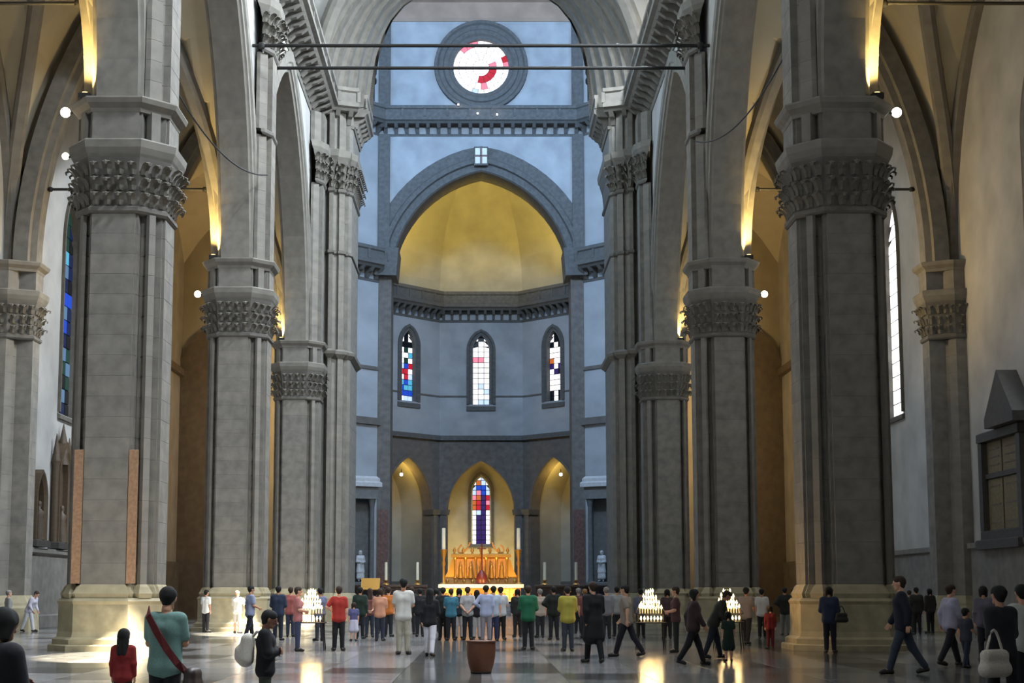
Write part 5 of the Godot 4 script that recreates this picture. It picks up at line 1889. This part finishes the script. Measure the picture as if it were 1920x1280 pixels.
# the part of the nave round and behind the viewer, which closes the room
func stack_at(mb: MB, p: PackedVector2Array, levels: Array, at: Vector3) -> void:
	var t := MB.new()
	stack(t, p, levels)
	for i in t.v.size():
		mb.v.append(t.v[i] + at)
		mb.n.append(t.n[i])


func west_end() -> void:
	var dn := D1 - 2 * BAY
	var o := MB.new()
	for s in [-1.0, 1.0]:
		o.box(P(s * AW, 0, dn), P(s * (AW + 0.8), 42.0, -4))
		o.box(P(s * AW, 0, dn), P(s * (AW + 0.8), 27.5, D1 - BAY))
		o.box(P(s * (W - WF), 27.5, dn + 0.3), P(s * AW, 42.0, dn))
		o.box(P(s * (W + WF + 0.02), 27.75, dn), P(s * (AW + 1.2), 28.3, 100.0))
		stack_at(o, pier_outline(), [[0.0, 0.3], [1.6, 0.1], [1.7, 0.0], [11.6, 0.0], [13.2, 0.2], [CAP, 0.3]], Vector3(s * W, 0, -(D1 - BAY)))
		# aisle wall beyond the crossing
		o.box(P(s * AW, 3.4, 99.5), P(s * (AW + 0.8), 27.5, D3))
	o.box(P(-AW - 0.8, 0, -4), P(AW + 0.8, 42.0, -4.8))
	single("wall_west", o.mesh(), M.plaster, "plain walls that close the church round its entrance end", "wall", Vector3.ZERO, 0.0, "", "structure")
	var c := MB.new()
	c.box(P(-W - 0.9, 42.0, 88.0), P(W + 0.9, 42.5, dn))
	c.box(P(-AW - 0.8, 42.0, dn), P(AW + 0.8, 42.5, -4.8))
	single("ceiling_roof", c.mesh(), M.plaster, "flat roof deck over the nave vaults", "roof", Vector3.ZERO, 0.0, "", "structure")
	for s in [-1.0, 1.0]:
		var sd := "left" if s < 0 else "right"
		var d := MB.new()
		d.box(P(s * (AW - 0.26), 0, 98.0), P(s * (AW + 0.3), 3.42, D3))
		single("baseboard_%s" % sd, d.mesh(), M.dado, "stone dado at far end of %s aisle" % sd, "dado", Vector3.ZERO, 0.0, "", "structure")
		var t := MB.new()
		t.box(P(s * (AW - 0.35), 15.3, 98.0), P(s * AW, 15.75, D3 + 1.0))
		single("trim_%d" % (52 if s < 0 else 53), t.mesh(), M.stone_brown, "dark string moulding high on far %s aisle wall" % sd, "moulding", Vector3.ZERO, 0.0, "", "structure")
		var vb := MB.new()
		vault(vb, s * (W + WF), s * AW, D3, D3 + BAY, 21.0, 12.2, CAP + 0.03, 12, 16)
		single("ceiling_aisle_end_%s" % sd, vb.mesh(), M.plaster_warm, "pale vault over far end of %s aisle" % sd, "vault", Vector3.ZERO, 0.0, "", "structure")


const CORNERS := [Vector2(-OH, OE), Vector2(OH, OE), Vector2(21.5, 117.4), Vector2(21.5, 99.6), Vector2(OH, 87.0), Vector2(-OH, 87.0), Vector2(-21.5, 99.6), Vector2(-21.5, 117.4)]
const FACES := ["east", "south_east", "south", "south_west", "west", "north_west", "north", "north_east"]


func octagon() -> void:
	var mid := Vector2(0, 108.5)
	for k in 8:
		if k == 4:
			continue
		var a: Vector2 = CORNERS[k]
		var b: Vector2 = CORNERS[(k + 1) % 8]
		var out := (mid - (a + b) / 2).normalized()
		var dir := (b - a).normalized()
		var ln := a.distance_to(b)
		var f := func(s: float, y: float, w: float) -> Vector3: return P((a.x + b.x) / 2 + dir.x * s + out.x * w, y, (a.y + b.y) / 2 + dir.y * s + out.y * w)
		var o := Node3D.new()
		o.name = "wall_octagon_" + FACES[k]
		add_child(o)
		tag(o, "white octagon wall with stone bands, %s side" % FACES[k].replace("_", " "), "wall", "", "structure")
		var mb := MB.new()
		if k == 0:
			var pts := arch_pts(7.85, 9.9, 28.8)
			over(mb, pts, 1.6, 43.0, f, 0.0)
			for e in [-1.0, 1.0]:
				mb.quad(f.call(e * 7.9, 0, 0.0), f.call(e * 7.9, 43.0, -0.01), f.call(e * ln / 2, 43.0, -0.01), f.call(e * ln / 2, 0, 0.0))
			part(o, "plaster", mb.mesh(), M.plaster)
			var ab := MB.new()
			var prof := [Vector2(0.12, 2.25), Vector2(0.12, 1.3), Vector2(0.28, 1.2), Vector2(0.28, 0.8), Vector2(0.05, 0.7), Vector2(0.05, 0.12), Vector2(-0.1, 0.0), Vector2(-3.2, 0.0), Vector2(-3.2, 2.25)]
			sweep(ab, pts, prof, f)
			part(o, "great_arch", ab.mesh(), M.stone_dark)
			for e in [-1.0, 1.0]:
				var jb := MB.new()
				jb.rings([PackedVector3Array([f.call(e * 7.85, 0, -3.2), f.call(e * 7.85, 0, 0.12), f.call(e * 8.95, 0, 0.12), f.call(e * 9.2, 0, -0.1), f.call(e * 9.2, 0, -3.2)]), PackedVector3Array([f.call(e * 7.85, 31.5, -3.2), f.call(e * 7.85, 31.5, 0.12), f.call(e * 8.95, 31.5, 0.12), f.call(e * 9.2, 31.5, -0.1), f.call(e * 9.2, 31.5, -3.2)])])
				part(o, "jamb", jb.mesh(), M.stone_brown)
				var mf := MB.new()
				mf.rings([PackedVector3Array([f.call(e * 7.95, 2.0, 0.1), f.call(e * 7.95, 2.0, 0.22), f.call(e * 8.85, 2.0, 0.22), f.call(e * 8.85, 2.0, 0.1)]), PackedVector3Array([f.call(e * 7.95, 8.6, 0.1), f.call(e * 7.95, 8.6, 0.22), f.call(e * 8.85, 8.6, 0.22), f.call(e * 8.85, 8.6, 0.1)])])
				part(o, "marble_facing", mf.mesh(), M.red_marble, Transform3D(), "reddish brown marble facing")
				var cb := MB.new()
				cb.rings([PackedVector3Array([f.call(e * 7.4, 29.0, -3.3), f.call(e * 7.4, 29.0, 0.7), f.call(e * 9.3, 29.0, 0.9)]), PackedVector3Array([f.call(e * 7.2, 31.4, -3.3), f.call(e * 7.2, 31.4, 0.9), f.call(e * 9.3, 31.4, 1.1)])])
				part(o, "jamb_capital", cb.mesh(), M.stone_dark)
		else:
			mb.quad(f.call(-ln / 2, 0, 0.0), f.call(-ln / 2, 43.0, 0.0), f.call(ln / 2, 43.0, 0.0), f.call(ln / 2, 0, 0.0))
			part(o, "plaster", mb.mesh(), M.plaster if k in [1, 7, 2, 6] else M.stone_brown)
			if k in [1, 7]:
				for q in [[20.7, 21.0, 0.12], [15.9, 16.5, 0.3]]:
					var sb := MB.new()
					var r := []
					for s in [-ln / 2, ln / 2]:
						r.append(PackedVector3Array([f.call(s, q[0], -0.1), f.call(s, q[0], q[2]), f.call(s, q[1], q[2]), f.call(s, q[1], -0.1)]))
					sb.rings(r)
					part(o, "string_moulding", sb.mesh(), M.stone_brown)
			if k in [3, 5]: # the side that the aisles see
				var bb := MB.new()
				var c0 := 2.6 if k == 5 else 0.0
				var c1 := 2.6 if k == 3 else 0.0
				bb.rings([PackedVector3Array([f.call(-ln / 2 + c0, 0, -0.5), f.call(ln / 2 - c1, 0, -0.5), f.call(ln / 2 - c1, 27.5, -0.5), f.call(-ln / 2 + c0, 27.5, -0.5)]), PackedVector3Array([f.call(-ln / 2 + c0, 0, -0.2), f.call(ln / 2 - c1, 0, -0.2), f.call(ln / 2 - c1, 27.5, -0.2), f.call(-ln / 2 + c0, 27.5, -0.2)])])
				part(o, "outer_plaster", bb.mesh(), M.plaster_warm)
				var sg := 1.0 if k == 5 else -1.0
				var jr := []
				for w in [-0.5, -0.8]:
					var r := PackedVector3Array()
					for q in [[5.75, 0.0], [5.75, 14.4], [5.45, 16.0], [4.7, 17.1], [3.6, 17.8], [2.0, 18.3], [-3.0, 18.4], [-3.0, 0.0]]:
						r.append(f.call(sg * q[0], q[1], w))
					jr.append(r)
				var jm := MB.new()
				jm.rings(jr)
				part(o, "outer_pier", jm.mesh(), M.stone_brown)
		# drum
		var dbm := MB.new()
		if k == 0:
			var loop := PackedVector2Array()
			for q in 36:
				loop.append(Vector2(cos(TAU * q / 36), sin(TAU * q / 36)) * 2.5 + Vector2(0, 48.1))
			holed(dbm, loop, -ln / 2, ln / 2, 42.9, 52.2, func(s: float, y: float) -> Vector3: return f.call(s, y, 0.0))
		else:
			dbm.quad(f.call(-ln / 2, 42.9, 0.0), f.call(-ln / 2, 52.2, 0.0), f.call(ln / 2, 52.2, 0.0), f.call(ln / 2, 42.9, 0.0))
		part(o, "drum_plaster", dbm.mesh(), M.plaster)
		var fr := MB.new()
		var rr := []
		for s in [-ln / 2, ln / 2]:
			rr.append(PackedVector3Array([f.call(s, 52.2, -0.2), f.call(s, 52.2, 0.15), f.call(s, 52.45, 0.3), f.call(s, 52.5, 0.05), f.call(s, 54.0, 0.05), f.call(s, 54.1, 0.4), f.call(s, 54.4, 0.5), f.call(s, 58.0, 0.1), f.call(s, 58.0, -0.2)]))
		fr.rings(rr)
		part(o, "frieze", fr.mesh(), M.plaster_tan)
		if k in [0, 1, 7]:
			gallery("trim_octagon_gallery", "upper stone gallery round the octagon, %s side" % FACES[k].replace("_", " "), a, b, out, 41.7, 44.1, 1.3, 0.95, 0.3, M.stone_dark, -0.414)
		if k in [1, 7]:
			gallery("trim_octagon_low_gallery", "lower bracketed gallery on the octagon, %s side" % FACES[k].replace("_", " "), a, b, out, 28.5, 31.3, 1.3, 1.05, 0.36, M.stone_dark, -0.414)
		if k == 0:
			for e in [-1.0, 1.0]:
				for q in [[31.4, 41.8], [44.0, 52.2]]:
					var pb := MB.new()
					pb.rings([PackedVector3Array([f.call(e * 8.05, q[0], -0.1), f.call(e * 8.05, q[0], 0.3), f.call(e * 9.05, q[0], 0.35), f.call(e * 9.05, q[0], -0.1)]), PackedVector3Array([f.call(e * 8.05, q[1], -0.1), f.call(e * 8.05, q[1], 0.3), f.call(e * 9.05, q[1], 0.35), f.call(e * 9.05, q[1], -0.1)])])
					part(o, "corner_pilaster", pb.mesh(), M.stone_dark)
			oculus(f)
	# dome
	var db := MB.new()
	var rs := []
	for q in 7:
		var t := q / 6.0 * PI / 2 * 0.93
		var r := PackedVector3Array()
		for c in CORNERS:
			var p: Vector2 = mid + (c - mid) * cos(t) * 1.01
			r.append(P(p.x, 58.0 + 26.0 * sin(t), p.y))
		rs.append(r)
	db.rings(rs)
	single("ceiling_dome", db.mesh(), M.plaster_tan, "great eight sided dome above the octagon", "dome", Vector3.ZERO, 0.0, "", "structure")


func oculus(f: Callable) -> void:
	var o := Node3D.new()
	o.name = "window_1"
	add_child(o)
	tag(o, "round stained glass window with white and red panes in wide stone ring", "window", "", "structure")
	var c := Vector2(0, 48.1)
	var mb := MB.new()
	var prof := [[2.45, -0.6], [2.5, 0.0], [2.8, 0.08], [2.95, 0.25], [3.3, 0.25], [3.4, 0.12], [3.75, 0.16], [3.9, 0.34], [4.15, 0.34], [4.2, -0.05]]
	var rs := []
	for p in prof:
		var r := PackedVector3Array()
		for k in 40:
			var a := TAU * k / 40
			r.append(f.call(cos(a) * p[0], c.y + sin(a) * p[0], p[1]))
		rs.append(r)
	mb.rings(rs, false)
	part(o, "stone_ring", mb.mesh(), M.stone_dark)
	var lb := MB.new()
	var lr := PackedVector3Array()
	for k in 40:
		var a := TAU * k / 40
		lr.append(f.call(cos(a) * 2.55, c.y + sin(a) * 2.55, -0.5))
	lb.fan(lr, false)
	part(o, "lead_grid", lb.mesh(), M.lead)
	var g := 0.02
	for ring in [[0.0, 0.75, 8], [0.75, 1.4, 14], [1.4, 2.0, 20], [2.0, 2.5, 26]]:
		for k in ring[2]:
			var a0: float = TAU * k / ring[2]
			var a1: float = TAU * (k + 1) / ring[2]
			var am := (a0 + a1) / 2
			var r0: float = ring[0] + g
			var r1: float = ring[1] - g
			var q := []
			for w in [-0.47, -0.44]:
				var poly := PackedVector3Array()
				for e in [[r0, a0, 1], [r1, a0, 1], [r1, am, 0], [r1, a1, -1], [r0, a1, -1]]:
					var aa: float = e[1] + e[2] * g / maxf(e[0], 0.2)
					poly.append(f.call(cos(aa) * e[0], c.y + sin(aa) * e[0], w))
				q.append(poly)
			var pb := MB.new()
			pb.rings(q)
			var m := Vector2(cos(am), sin(am)) * (r0 + r1) / 2
			var tone := "white"
			var spot_at := (m - Vector2(0.62, -0.78)).rotated(-0.95)
			if absf(spot_at.x) < 1.15 and absf(spot_at.y) < 0.5:
				tone = "red" if absf(spot_at.x) < 0.85 and absf(spot_at.y) < 0.34 else "pink"
			elif m.y > 1.6 and m.x < -0.2 and m.x > -1.5 and ring[2] == 26:
				tone = "pink"
			elif m.x > 1.9 and absf(m.y - 0.5) < 0.45:
				tone = "red" if m.y > 0.5 else "pink"
			elif ring[2] == 26 and k % 9 == 0:
				tone = "pale"
			part(o, "pane", pb.mesh(), M["glass_" + tone])


func tribune() -> void:
	var hw := AA * tan(PI / 8)
	for k in range(-2, 3):
		var th := k * PI / 4
		var cen := Vector2(sin(th), cos(th)) * AA + Vector2(0, AC)
		var out := -Vector2(sin(th), cos(th))
		var dir := Vector2(cos(th), -sin(th))
		var f := func(s: float, y: float, w: float) -> Vector3: return P(cen.x + dir.x * s + out.x * w, y, cen.y + dir.y * s + out.y * w)
		var side: String = ["north", "north east", "east", "south east", "south"][k + 2]
		var o := Node3D.new()
		o.name = "wall_tribune_" + side.replace(" ", "_")
		add_child(o)
		tag(o, "tribune wall with plaster above and dark arched stone below, %s side" % side, "wall", "", "structure")
		var centre := k == 0
		var a := 3.2 if centre else 3.05
		var pts := arch_pts(a, 5.3 if centre else 5.6, 9.2)
		if absi(k) < 2:
			var lb := MB.new()
			over(lb, pts, 0.0, 16.3, f, 0.0)
			for e in [-1.0, 1.0]:
				lb.quad(f.call(e * a, 0, 0.0), f.call(e * a, 16.3, 0.0), f.call(e * hw, 16.3, 0.0), f.call(e * hw, 0, 0.0))
			part(o, "stone_face", lb.mesh(), M.stone_brown)
			var ab := MB.new()
			sweep(ab, with_legs(pts, 0.0), [Vector2(0.14, 0.34), Vector2(0.14, 0.05), Vector2(0.0, 0.0), Vector2(-1.3, 0.0), Vector2(-1.3, 0.34)], f)
			part(o, "arch_moulding", ab.mesh(), M.stone_brown)
			for e in [-1.0, 1.0]:
				var kb := MB.new()
				var u0: float = e * (a - 0.12)
				var u1: float = e * (a + 0.85)
				kb.rings([PackedVector3Array([f.call(u0, 8.9, -1.0), f.call(u0, 8.9, 0.3), f.call(u1, 8.9, 0.3), f.call(u1, 8.9, -0.1)]), PackedVector3Array([f.call(u0 - e * 0.1, 9.4, -1.0), f.call(u0 - e * 0.1, 9.4, 0.5), f.call(u1 + e * 0.1, 9.4, 0.5), f.call(u1 + e * 0.1, 9.4, -0.1)])])
				part(o, "impost", kb.mesh(), M.stone_dark)
				var pb := MB.new()
				pb.rings([PackedVector3Array([f.call(e * (a + 0.08), 0, -0.1), f.call(e * (a + 0.08), 0, 0.2), f.call(e * (a + 0.72), 0, 0.2), f.call(e * (a + 0.72), 0, -0.1)]), PackedVector3Array([f.call(e * (a + 0.08), 8.9, -0.1), f.call(e * (a + 0.08), 8.9, 0.2), f.call(e * (a + 0.72), 8.9, 0.2), f.call(e * (a + 0.72), 8.9, -0.1)])])
				part(o, "pilaster", pb.mesh(), M.stone_brown)
			chapel(k, f, a, pts, side)
		else:
			var lb := MB.new()
			lb.quad(f.call(-hw, 0, 0.0), f.call(-hw, 16.3, 0.0), f.call(hw, 16.3, 0.0), f.call(hw, 0, 0.0))
			part(o, "stone_face", lb.mesh(), M.stone_brown)
		var ub := MB.new()
		if absi(k) < 2:
			holed(ub, lancet_loop(0.85, 19.6, 26.4), -hw, hw, 16.3, 31.0, func(s: float, y: float) -> Vector3: return f.call(s, y, 0.0))
			var pal: Array = [[["blue", "blue", "pale", "cyan", "white"], ["blue", "white", "red", "pale"], ["cyan", "white", "green", "white"], ["white", "dark", "white"]], [["white", "white", "pale"], ["white", "white", "white"], ["white", "pink", "white"], ["white", "dark", "white"]], [["white", "dark", "pale", "white"], ["white", "violet", "white", "dark"], ["white", "amber", "white"], ["white", "dark", "white"]]][k + 1]
			lancet_window(3 + k, ["lancet window with blue and cyan stained glass in tribune wall", "lancet window of almost white glass in middle tribune wall", "lancet window of white glass with dark figures in tribune wall"][k + 1], 0.8, 19.6, 26.35, f, 3, 13, pal, 0.62, 40 + k, M.stone_dark)
		else:
			ub.quad(f.call(-hw, 16.3, 0.0), f.call(-hw, 31.0, 0.0), f.call(hw, 31.0, 0.0), f.call(hw, 16.3, 0.0))
		part(o, "plaster", ub.mesh(), M.plaster)
		for q in [[16.1, 16.55, 0.28, M.stone_dark], [20.3, 20.46, 0.06, M.stone_brown]]:
			for e in ([[-hw, hw]] if q[0] < 17 or absi(k) == 2 else [[-hw, -1.42], [1.42, hw]]):
				var sb := MB.new()
				var r := []
				for s in e:
					r.append(PackedVector3Array([f.call(s, q[0], -0.05), f.call(s, q[0], q[2]), f.call(s, q[1], q[2]), f.call(s, q[1], -0.05)]))
				sb.rings(r)
				part(o, "string_moulding", sb.mesh(), q[3])
		gallery("trim_tribune_gallery", "bracketed gallery below the golden half dome, %s side" % side, cen - dir * hw, cen + dir * hw, out, 27.7, 30.5, 1.15, 0.82, 0.26, M.stone_dark, -0.414)
	# half dome of flat gores
	var c := Node3D.new()
	c.name = "ceiling_tribune"
	add_child(c)
	tag(c, "half dome over tribune, of smooth plaster gores", "half dome", "", "structure")
	for k in range(-2, 3):
		var mb := MB.new()
		for q in 14:
			var row := []
			for e in [q, q + 1]:
				var t: float = e / 14.0 * PI / 2
				for s in [-0.5, 0.5]:
					var th: float = (k + s) * PI / 4
					var r: float = AA / cos(PI / 8) * cos(t)
					row.append(P(sin(th) * r, 30.4 + 11.5 * sin(t), AC + cos(th) * r))
			mb.quad(row[0], row[1], row[3], row[2])
		part(c, "gore", mb.mesh(), M.plaster_warm)
	var rb := MB.new()  # unseen cover box, added to stop sun and sky leaking in
	rb.box(P(-16, 44.5, 158.0), P(16, 45.0, OE + 0.6))
	for s in [-1.0, 1.0]:
		rb.box(P(s * 15.5, 0, 158.0), P(s * 16.0, 45.0, OE + 0.6))
		rb.box(P(s * 9.0, 0, OE + 1.0), P(s * 16.0, 45.0, OE + 0.5))
	rb.box(P(-16, 0, 158.0), P(16, 45.0, 158.5))
	single("wall_tribune_added_cover", rb.mesh(), M.stone_brown, "unseen box added round the tribune to keep sky light out", "wall", Vector3.ZERO, 0.0, "", "structure")


func chapel(k: int, f: Callable, a: float, pts: Array, side: String) -> void:
	var o := Node3D.new()
	o.name = "wall_chapel_" + side.replace(" ", "_")
	add_child(o)
	tag(o, "plastered chapel behind the %s arch of the tribune" % side, "wall", "", "structure")
	var mb := MB.new()
	var w := a + 0.25
	var depth := 4.6
	var rs := []
	for q in [-1.25, -depth]: # side walls and pointed vault
		var r := PackedVector3Array()
		for p in with_legs(arch_pts(w, 5.6 if k == 0 else 5.9, 9.3), 0.0):
			r.append(f.call(p.x, p.y, q))
		rs.append(r)
	mb.rings(rs, false, true)
	if k == 0:
		var loop := lancet_loop(0.85, 6.3, 12.9)
		holed(mb, loop, -w, w, 0.0, 15.5, func(s: float, y: float) -> Vector3: return f.call(s, y, -depth))
	else:
		mb.quad(f.call(-w, 0, -depth), f.call(-w, 15.5, -depth), f.call(w, 15.5, -depth), f.call(w, 0, -depth))
	part(o, "plaster", mb.mesh(), M.plaster_warm)
	var db := MB.new()
	db.quad(f.call(-w, 0, -depth + 0.1), f.call(-w, 2.6, -depth + 0.1), f.call(w, 2.6, -depth + 0.1), f.call(w, 0, -depth + 0.1))
	part(o, "dado", db.mesh(), M.stone_brown)
	if k == 0:
		lancet_window(6, "tall stained glass window with white, violet and red panes behind the altar", 0.95, 6.2, 13.1, func(s: float, y: float, u: float) -> Vector3: return f.call(s, y, u - depth), 4, 14, [[["white"], ["pink", "violet"], ["violet"], ["white"]], [["white", "pale"], ["violet"], ["violet", "pink"], ["white"]], [["white"], ["pale", "violet"], ["violet"], ["white"]], [["pink", "amber"], ["red", "amber"], ["amber", "violet"], ["pink", "red"]], [["pale"], ["pink", "blue"], ["blue", "pink"], ["pale", "violet"]], [["white"], ["white", "amber"], ["pale", "amber"], ["white"]]], 0.35, 91, M.stone_dark)


func fittings() -> void:
	var warm := Color(1.0, 0.84, 0.5)
	# lamps on the capitals, throwing light up the arches of the aisles
	for side in [-1, 1]:
		var sd: String = "left" if side < 0 else "right"
		for k in 2:
			var d: float = [D1, D2][k]
			flood_lamp("uplight on aisle side of capital, %s %s pier" % [["first", "second"][k], sd], P(side * 10.72, CAP + 0.005, d - 1.22), Vector3(side * 0.02, 1.0, -0.4), 150.0, 38.0, warm, "capital uplights")
			globe_lamp("round lamp on bracket beside capital, %s %s pier" % [["first", "second"][k], sd], P(side * 11.47, [14.66, 13.5][k], d - 0.4), Vector3(-side * 0.2, 0.0, 0.0), 0.14, 70.0, Color(1.0, 0.84, 0.52), "capital globe lamps", Vector3(side * 0.8, 0.6, 0.0))
		flood_lamp("uplight on aisle side of capital, crossing %s pier" % sd, P(side * 10.6, CAP + 0.005, D3 - 1.22), Vector3(0, 1.0, -0.4), 90.0, 38.0, warm, "capital uplights")
		globe_lamp("unseen added lamp lighting the far aisle wall, crossing %s pier" % sd, P(side * 11.47, 13.5, D3 + 0.2), Vector3(-side * 0.2, 0.0, 0.0), 0.14, 270.0, Color(1.0, 0.83, 0.55), "capital globe lamps", Vector3(side * 0.7, 0.1, -1.0))  # hidden behind the second pier, added to warm the far aisle wall
		flood_lamp("lamp on tribune gallery lighting the half dome, %s side" % ["north", "south"][(side + 1) / 2], P(side * 7.6, 30.5, AC - 1.2), Vector3(-side * 0.5, 0.9, -0.75), 190.0, 62.0, Color(1.0, 0.88, 0.42), "tribune lamps")
		globe_lamp("small lamp on nave gallery over %s crossing pier" % sd, P(side * 8.3, 29.5, D3 + 0.3), Vector3(side * 0.4, -0.2, 0), 0.13, 5.0, Color(1, 0.95, 0.88), "gallery globe lamps")
		globe_lamp("chapel lamp under pointed vault, %s side" % ["north", "south"][(side + 1) / 2], P(side * 7.6, 12.7, 143.6), Vector3(0, 0.5, 0), 0.16, 8.0, Color(1.0, 0.84, 0.4), "chapel lamps")
		speaker_pair(side)
		aedicule(side)
	globe_lamp("lower round lamp under first left capital", P(-11.43, 13.42, D1 - 0.4), Vector3(0.17, 0.0, 0), 0.1, 2.0, Color(1.0, 0.85, 0.6), "capital globe lamps")
	flood_lamp("lamp on floor of middle chapel lighting its vault", P(-2.6, 0.0, 146.6), Vector3(0.3, 1.0, -0.15), 130.0, 60.0, Color(1.0, 0.86, 0.46), "chapel floor lamps")
	flood_lamp("lamp on floor of middle chapel lighting its vault", P(2.6, 0.0, 146.6), Vector3(-0.3, 1.0, -0.15), 130.0, 60.0, Color(1.0, 0.86, 0.46), "chapel floor lamps")
	for q in [[-2.0, 44.1], [1.4, 43.2], [-0.3, 43.3]]:
		globe_lamp("tiny lamp on rail of octagon gallery", P(q[0], q[1], OE - 1.45), Vector3(0, -0.1, -0.15), 0.08, 0.4, Color(1, 0.95, 0.9), "gallery rail lamps")
	altar()
	candle_rack("votive candle rack beside person in pink shirt", "beside the pink shirt", -4.5, 40.3, 1)
	candle_rack("votive candle rack behind man in taupe shirt", "behind the taupe shirt", 4.5, 40.5, 2)
	candle_rack("votive candle rack behind small child in green dress", "behind the green dress", 6.65, 41.0, 3)
	niche_monument(-1, 65.4, 1.7, 3.46, 6.6, "small pointed niche monument on left aisle dado", false)
	niche_monument(-1, 69.0, 2.1, 3.46, 8.6, "tall pinnacled niche monument on left aisle dado under window", true)
	wall_tomb()
	waste_bin()
	guard_boards()
	tie_rod("long iron tie rod across the nave, nearer of two", P(-9.21, 23.4, D2 - 1.8), P(9.21, 23.4, D2 - 1.8), 0.075)
	tie_rod("long iron tie rod across the nave, farther of two", P(-9.21, 23.75, D2 + 1.8), P(9.21, 23.75, D2 + 1.8), 0.075)
	cable("thin black cable sagging from dark pier capital to farther arch", P(9.4, 18.2, D1 + 1.3), P(8.6, 19.6, D2 - 1.3), 1.2, 0.03)
	cable("thin black cable sagging from grey pier capital to farther arch", P(-9.4, 17.0, D1 + 1.3), P(-8.6, 18.2, D2 - 1.3), 1.0, 0.03)
	emblem()


func carried() -> void:
	var o := thing("backpack", "white backpack worn by boy in black jacket", "backpack", P(-2.62, 0.74, 17.0), deg_to_rad(95.0))
	var bones := []
	for x in [-0.07, 0.0, 0.07]:
		bones.append([Vector3(x, 0.03, 0.0), Vector3(x, 0.24, 0.02), 0.085, 0.07])
	bones.append([Vector3(-0.05, 0.06, -0.07), Vector3(0.05, 0.06, -0.07), 0.05, 0.05])
	bones.append([Vector3(-0.05, 0.13, -0.07), Vector3(0.05, 0.13, -0.07), 0.045, 0.045])
	var v := nets(bones, 0.013, 0.05)
	part(o, "pack", smooth_mesh(v[0], v[1]), M.white_canvas)
	for x in [-0.08, 0.08]:
		part(o, "strap", tube([Vector3(x, 0.26, 0.06), Vector3(x, 0.33, 0.12), Vector3(x * 1.15, 0.31, 0.21), Vector3(x * 1.3, 0.2, 0.27), Vector3(x * 1.4, 0.05, 0.24)], 0.018), M.white_canvas)
	var s := thing("bag_strap", "dark red shoulder strap with bag across back of woman in teal", "bag", P(-3.09, 0.0, 14.9), deg_to_rad(172.0))
	part(s, "strap", ribbon([Vector3(0.15, 1.345, -0.03), Vector3(0.12, 1.28, -0.135), Vector3(0.02, 1.12, -0.165), Vector3(-0.09, 0.95, -0.165), Vector3(-0.18, 0.82, -0.13), Vector3(-0.22, 0.74, -0.02)], 0.034), cloth(Color(0.4, 0.12, 0.12)))
	var v2 := nets([[Vector3(-0.29, 0.72, -0.08), Vector3(-0.29, 0.72, 0.1), 0.06, 0.06], [Vector3(-0.29, 0.62, -0.09), Vector3(-0.29, 0.62, 0.11), 0.07, 0.07]], 0.018, 0.05)
	part(s, "pouch", smooth_mesh(v2[0], v2[1]), M.leather)
	shoulder_bag("large white cloth bag carried by woman in dark jacket", P(6.02, 0.5, 17.9), 0.5, 1.35, M.white_canvas)
	shoulder_bag("tan handbag carried by man in lavender shirt", P(9.8, 0.62, 30.9), 0.4, 1.0, cloth(Color(0.72, 0.5, 0.36)))
	shoulder_bag("black shoulder bag at hip of woman in navy top", P(9.0, 0.75, 38.0), 0.2, 1.0, M.black)


func ribbon(path: Array, w: float) -> ArrayMesh:
	var rs := []
	for k in path.size():
		var a: Vector3 = path[maxi(k - 1, 0)]
		var b: Vector3 = path[mini(k + 1, path.size() - 1)]
		var d := (b - a).normalized()
		var n := Vector3(path[k].x * 0.5, 0, path[k].z).normalized()
		var s := d.cross(n).normalized()
		rs.append(PackedVector3Array([path[k] - s * w, path[k] - s * w + n * 0.012, path[k] + s * w + n * 0.012, path[k] + s * w]))
	var mb := MB.new()
	mb.rings(rs)
	return mb.mesh()
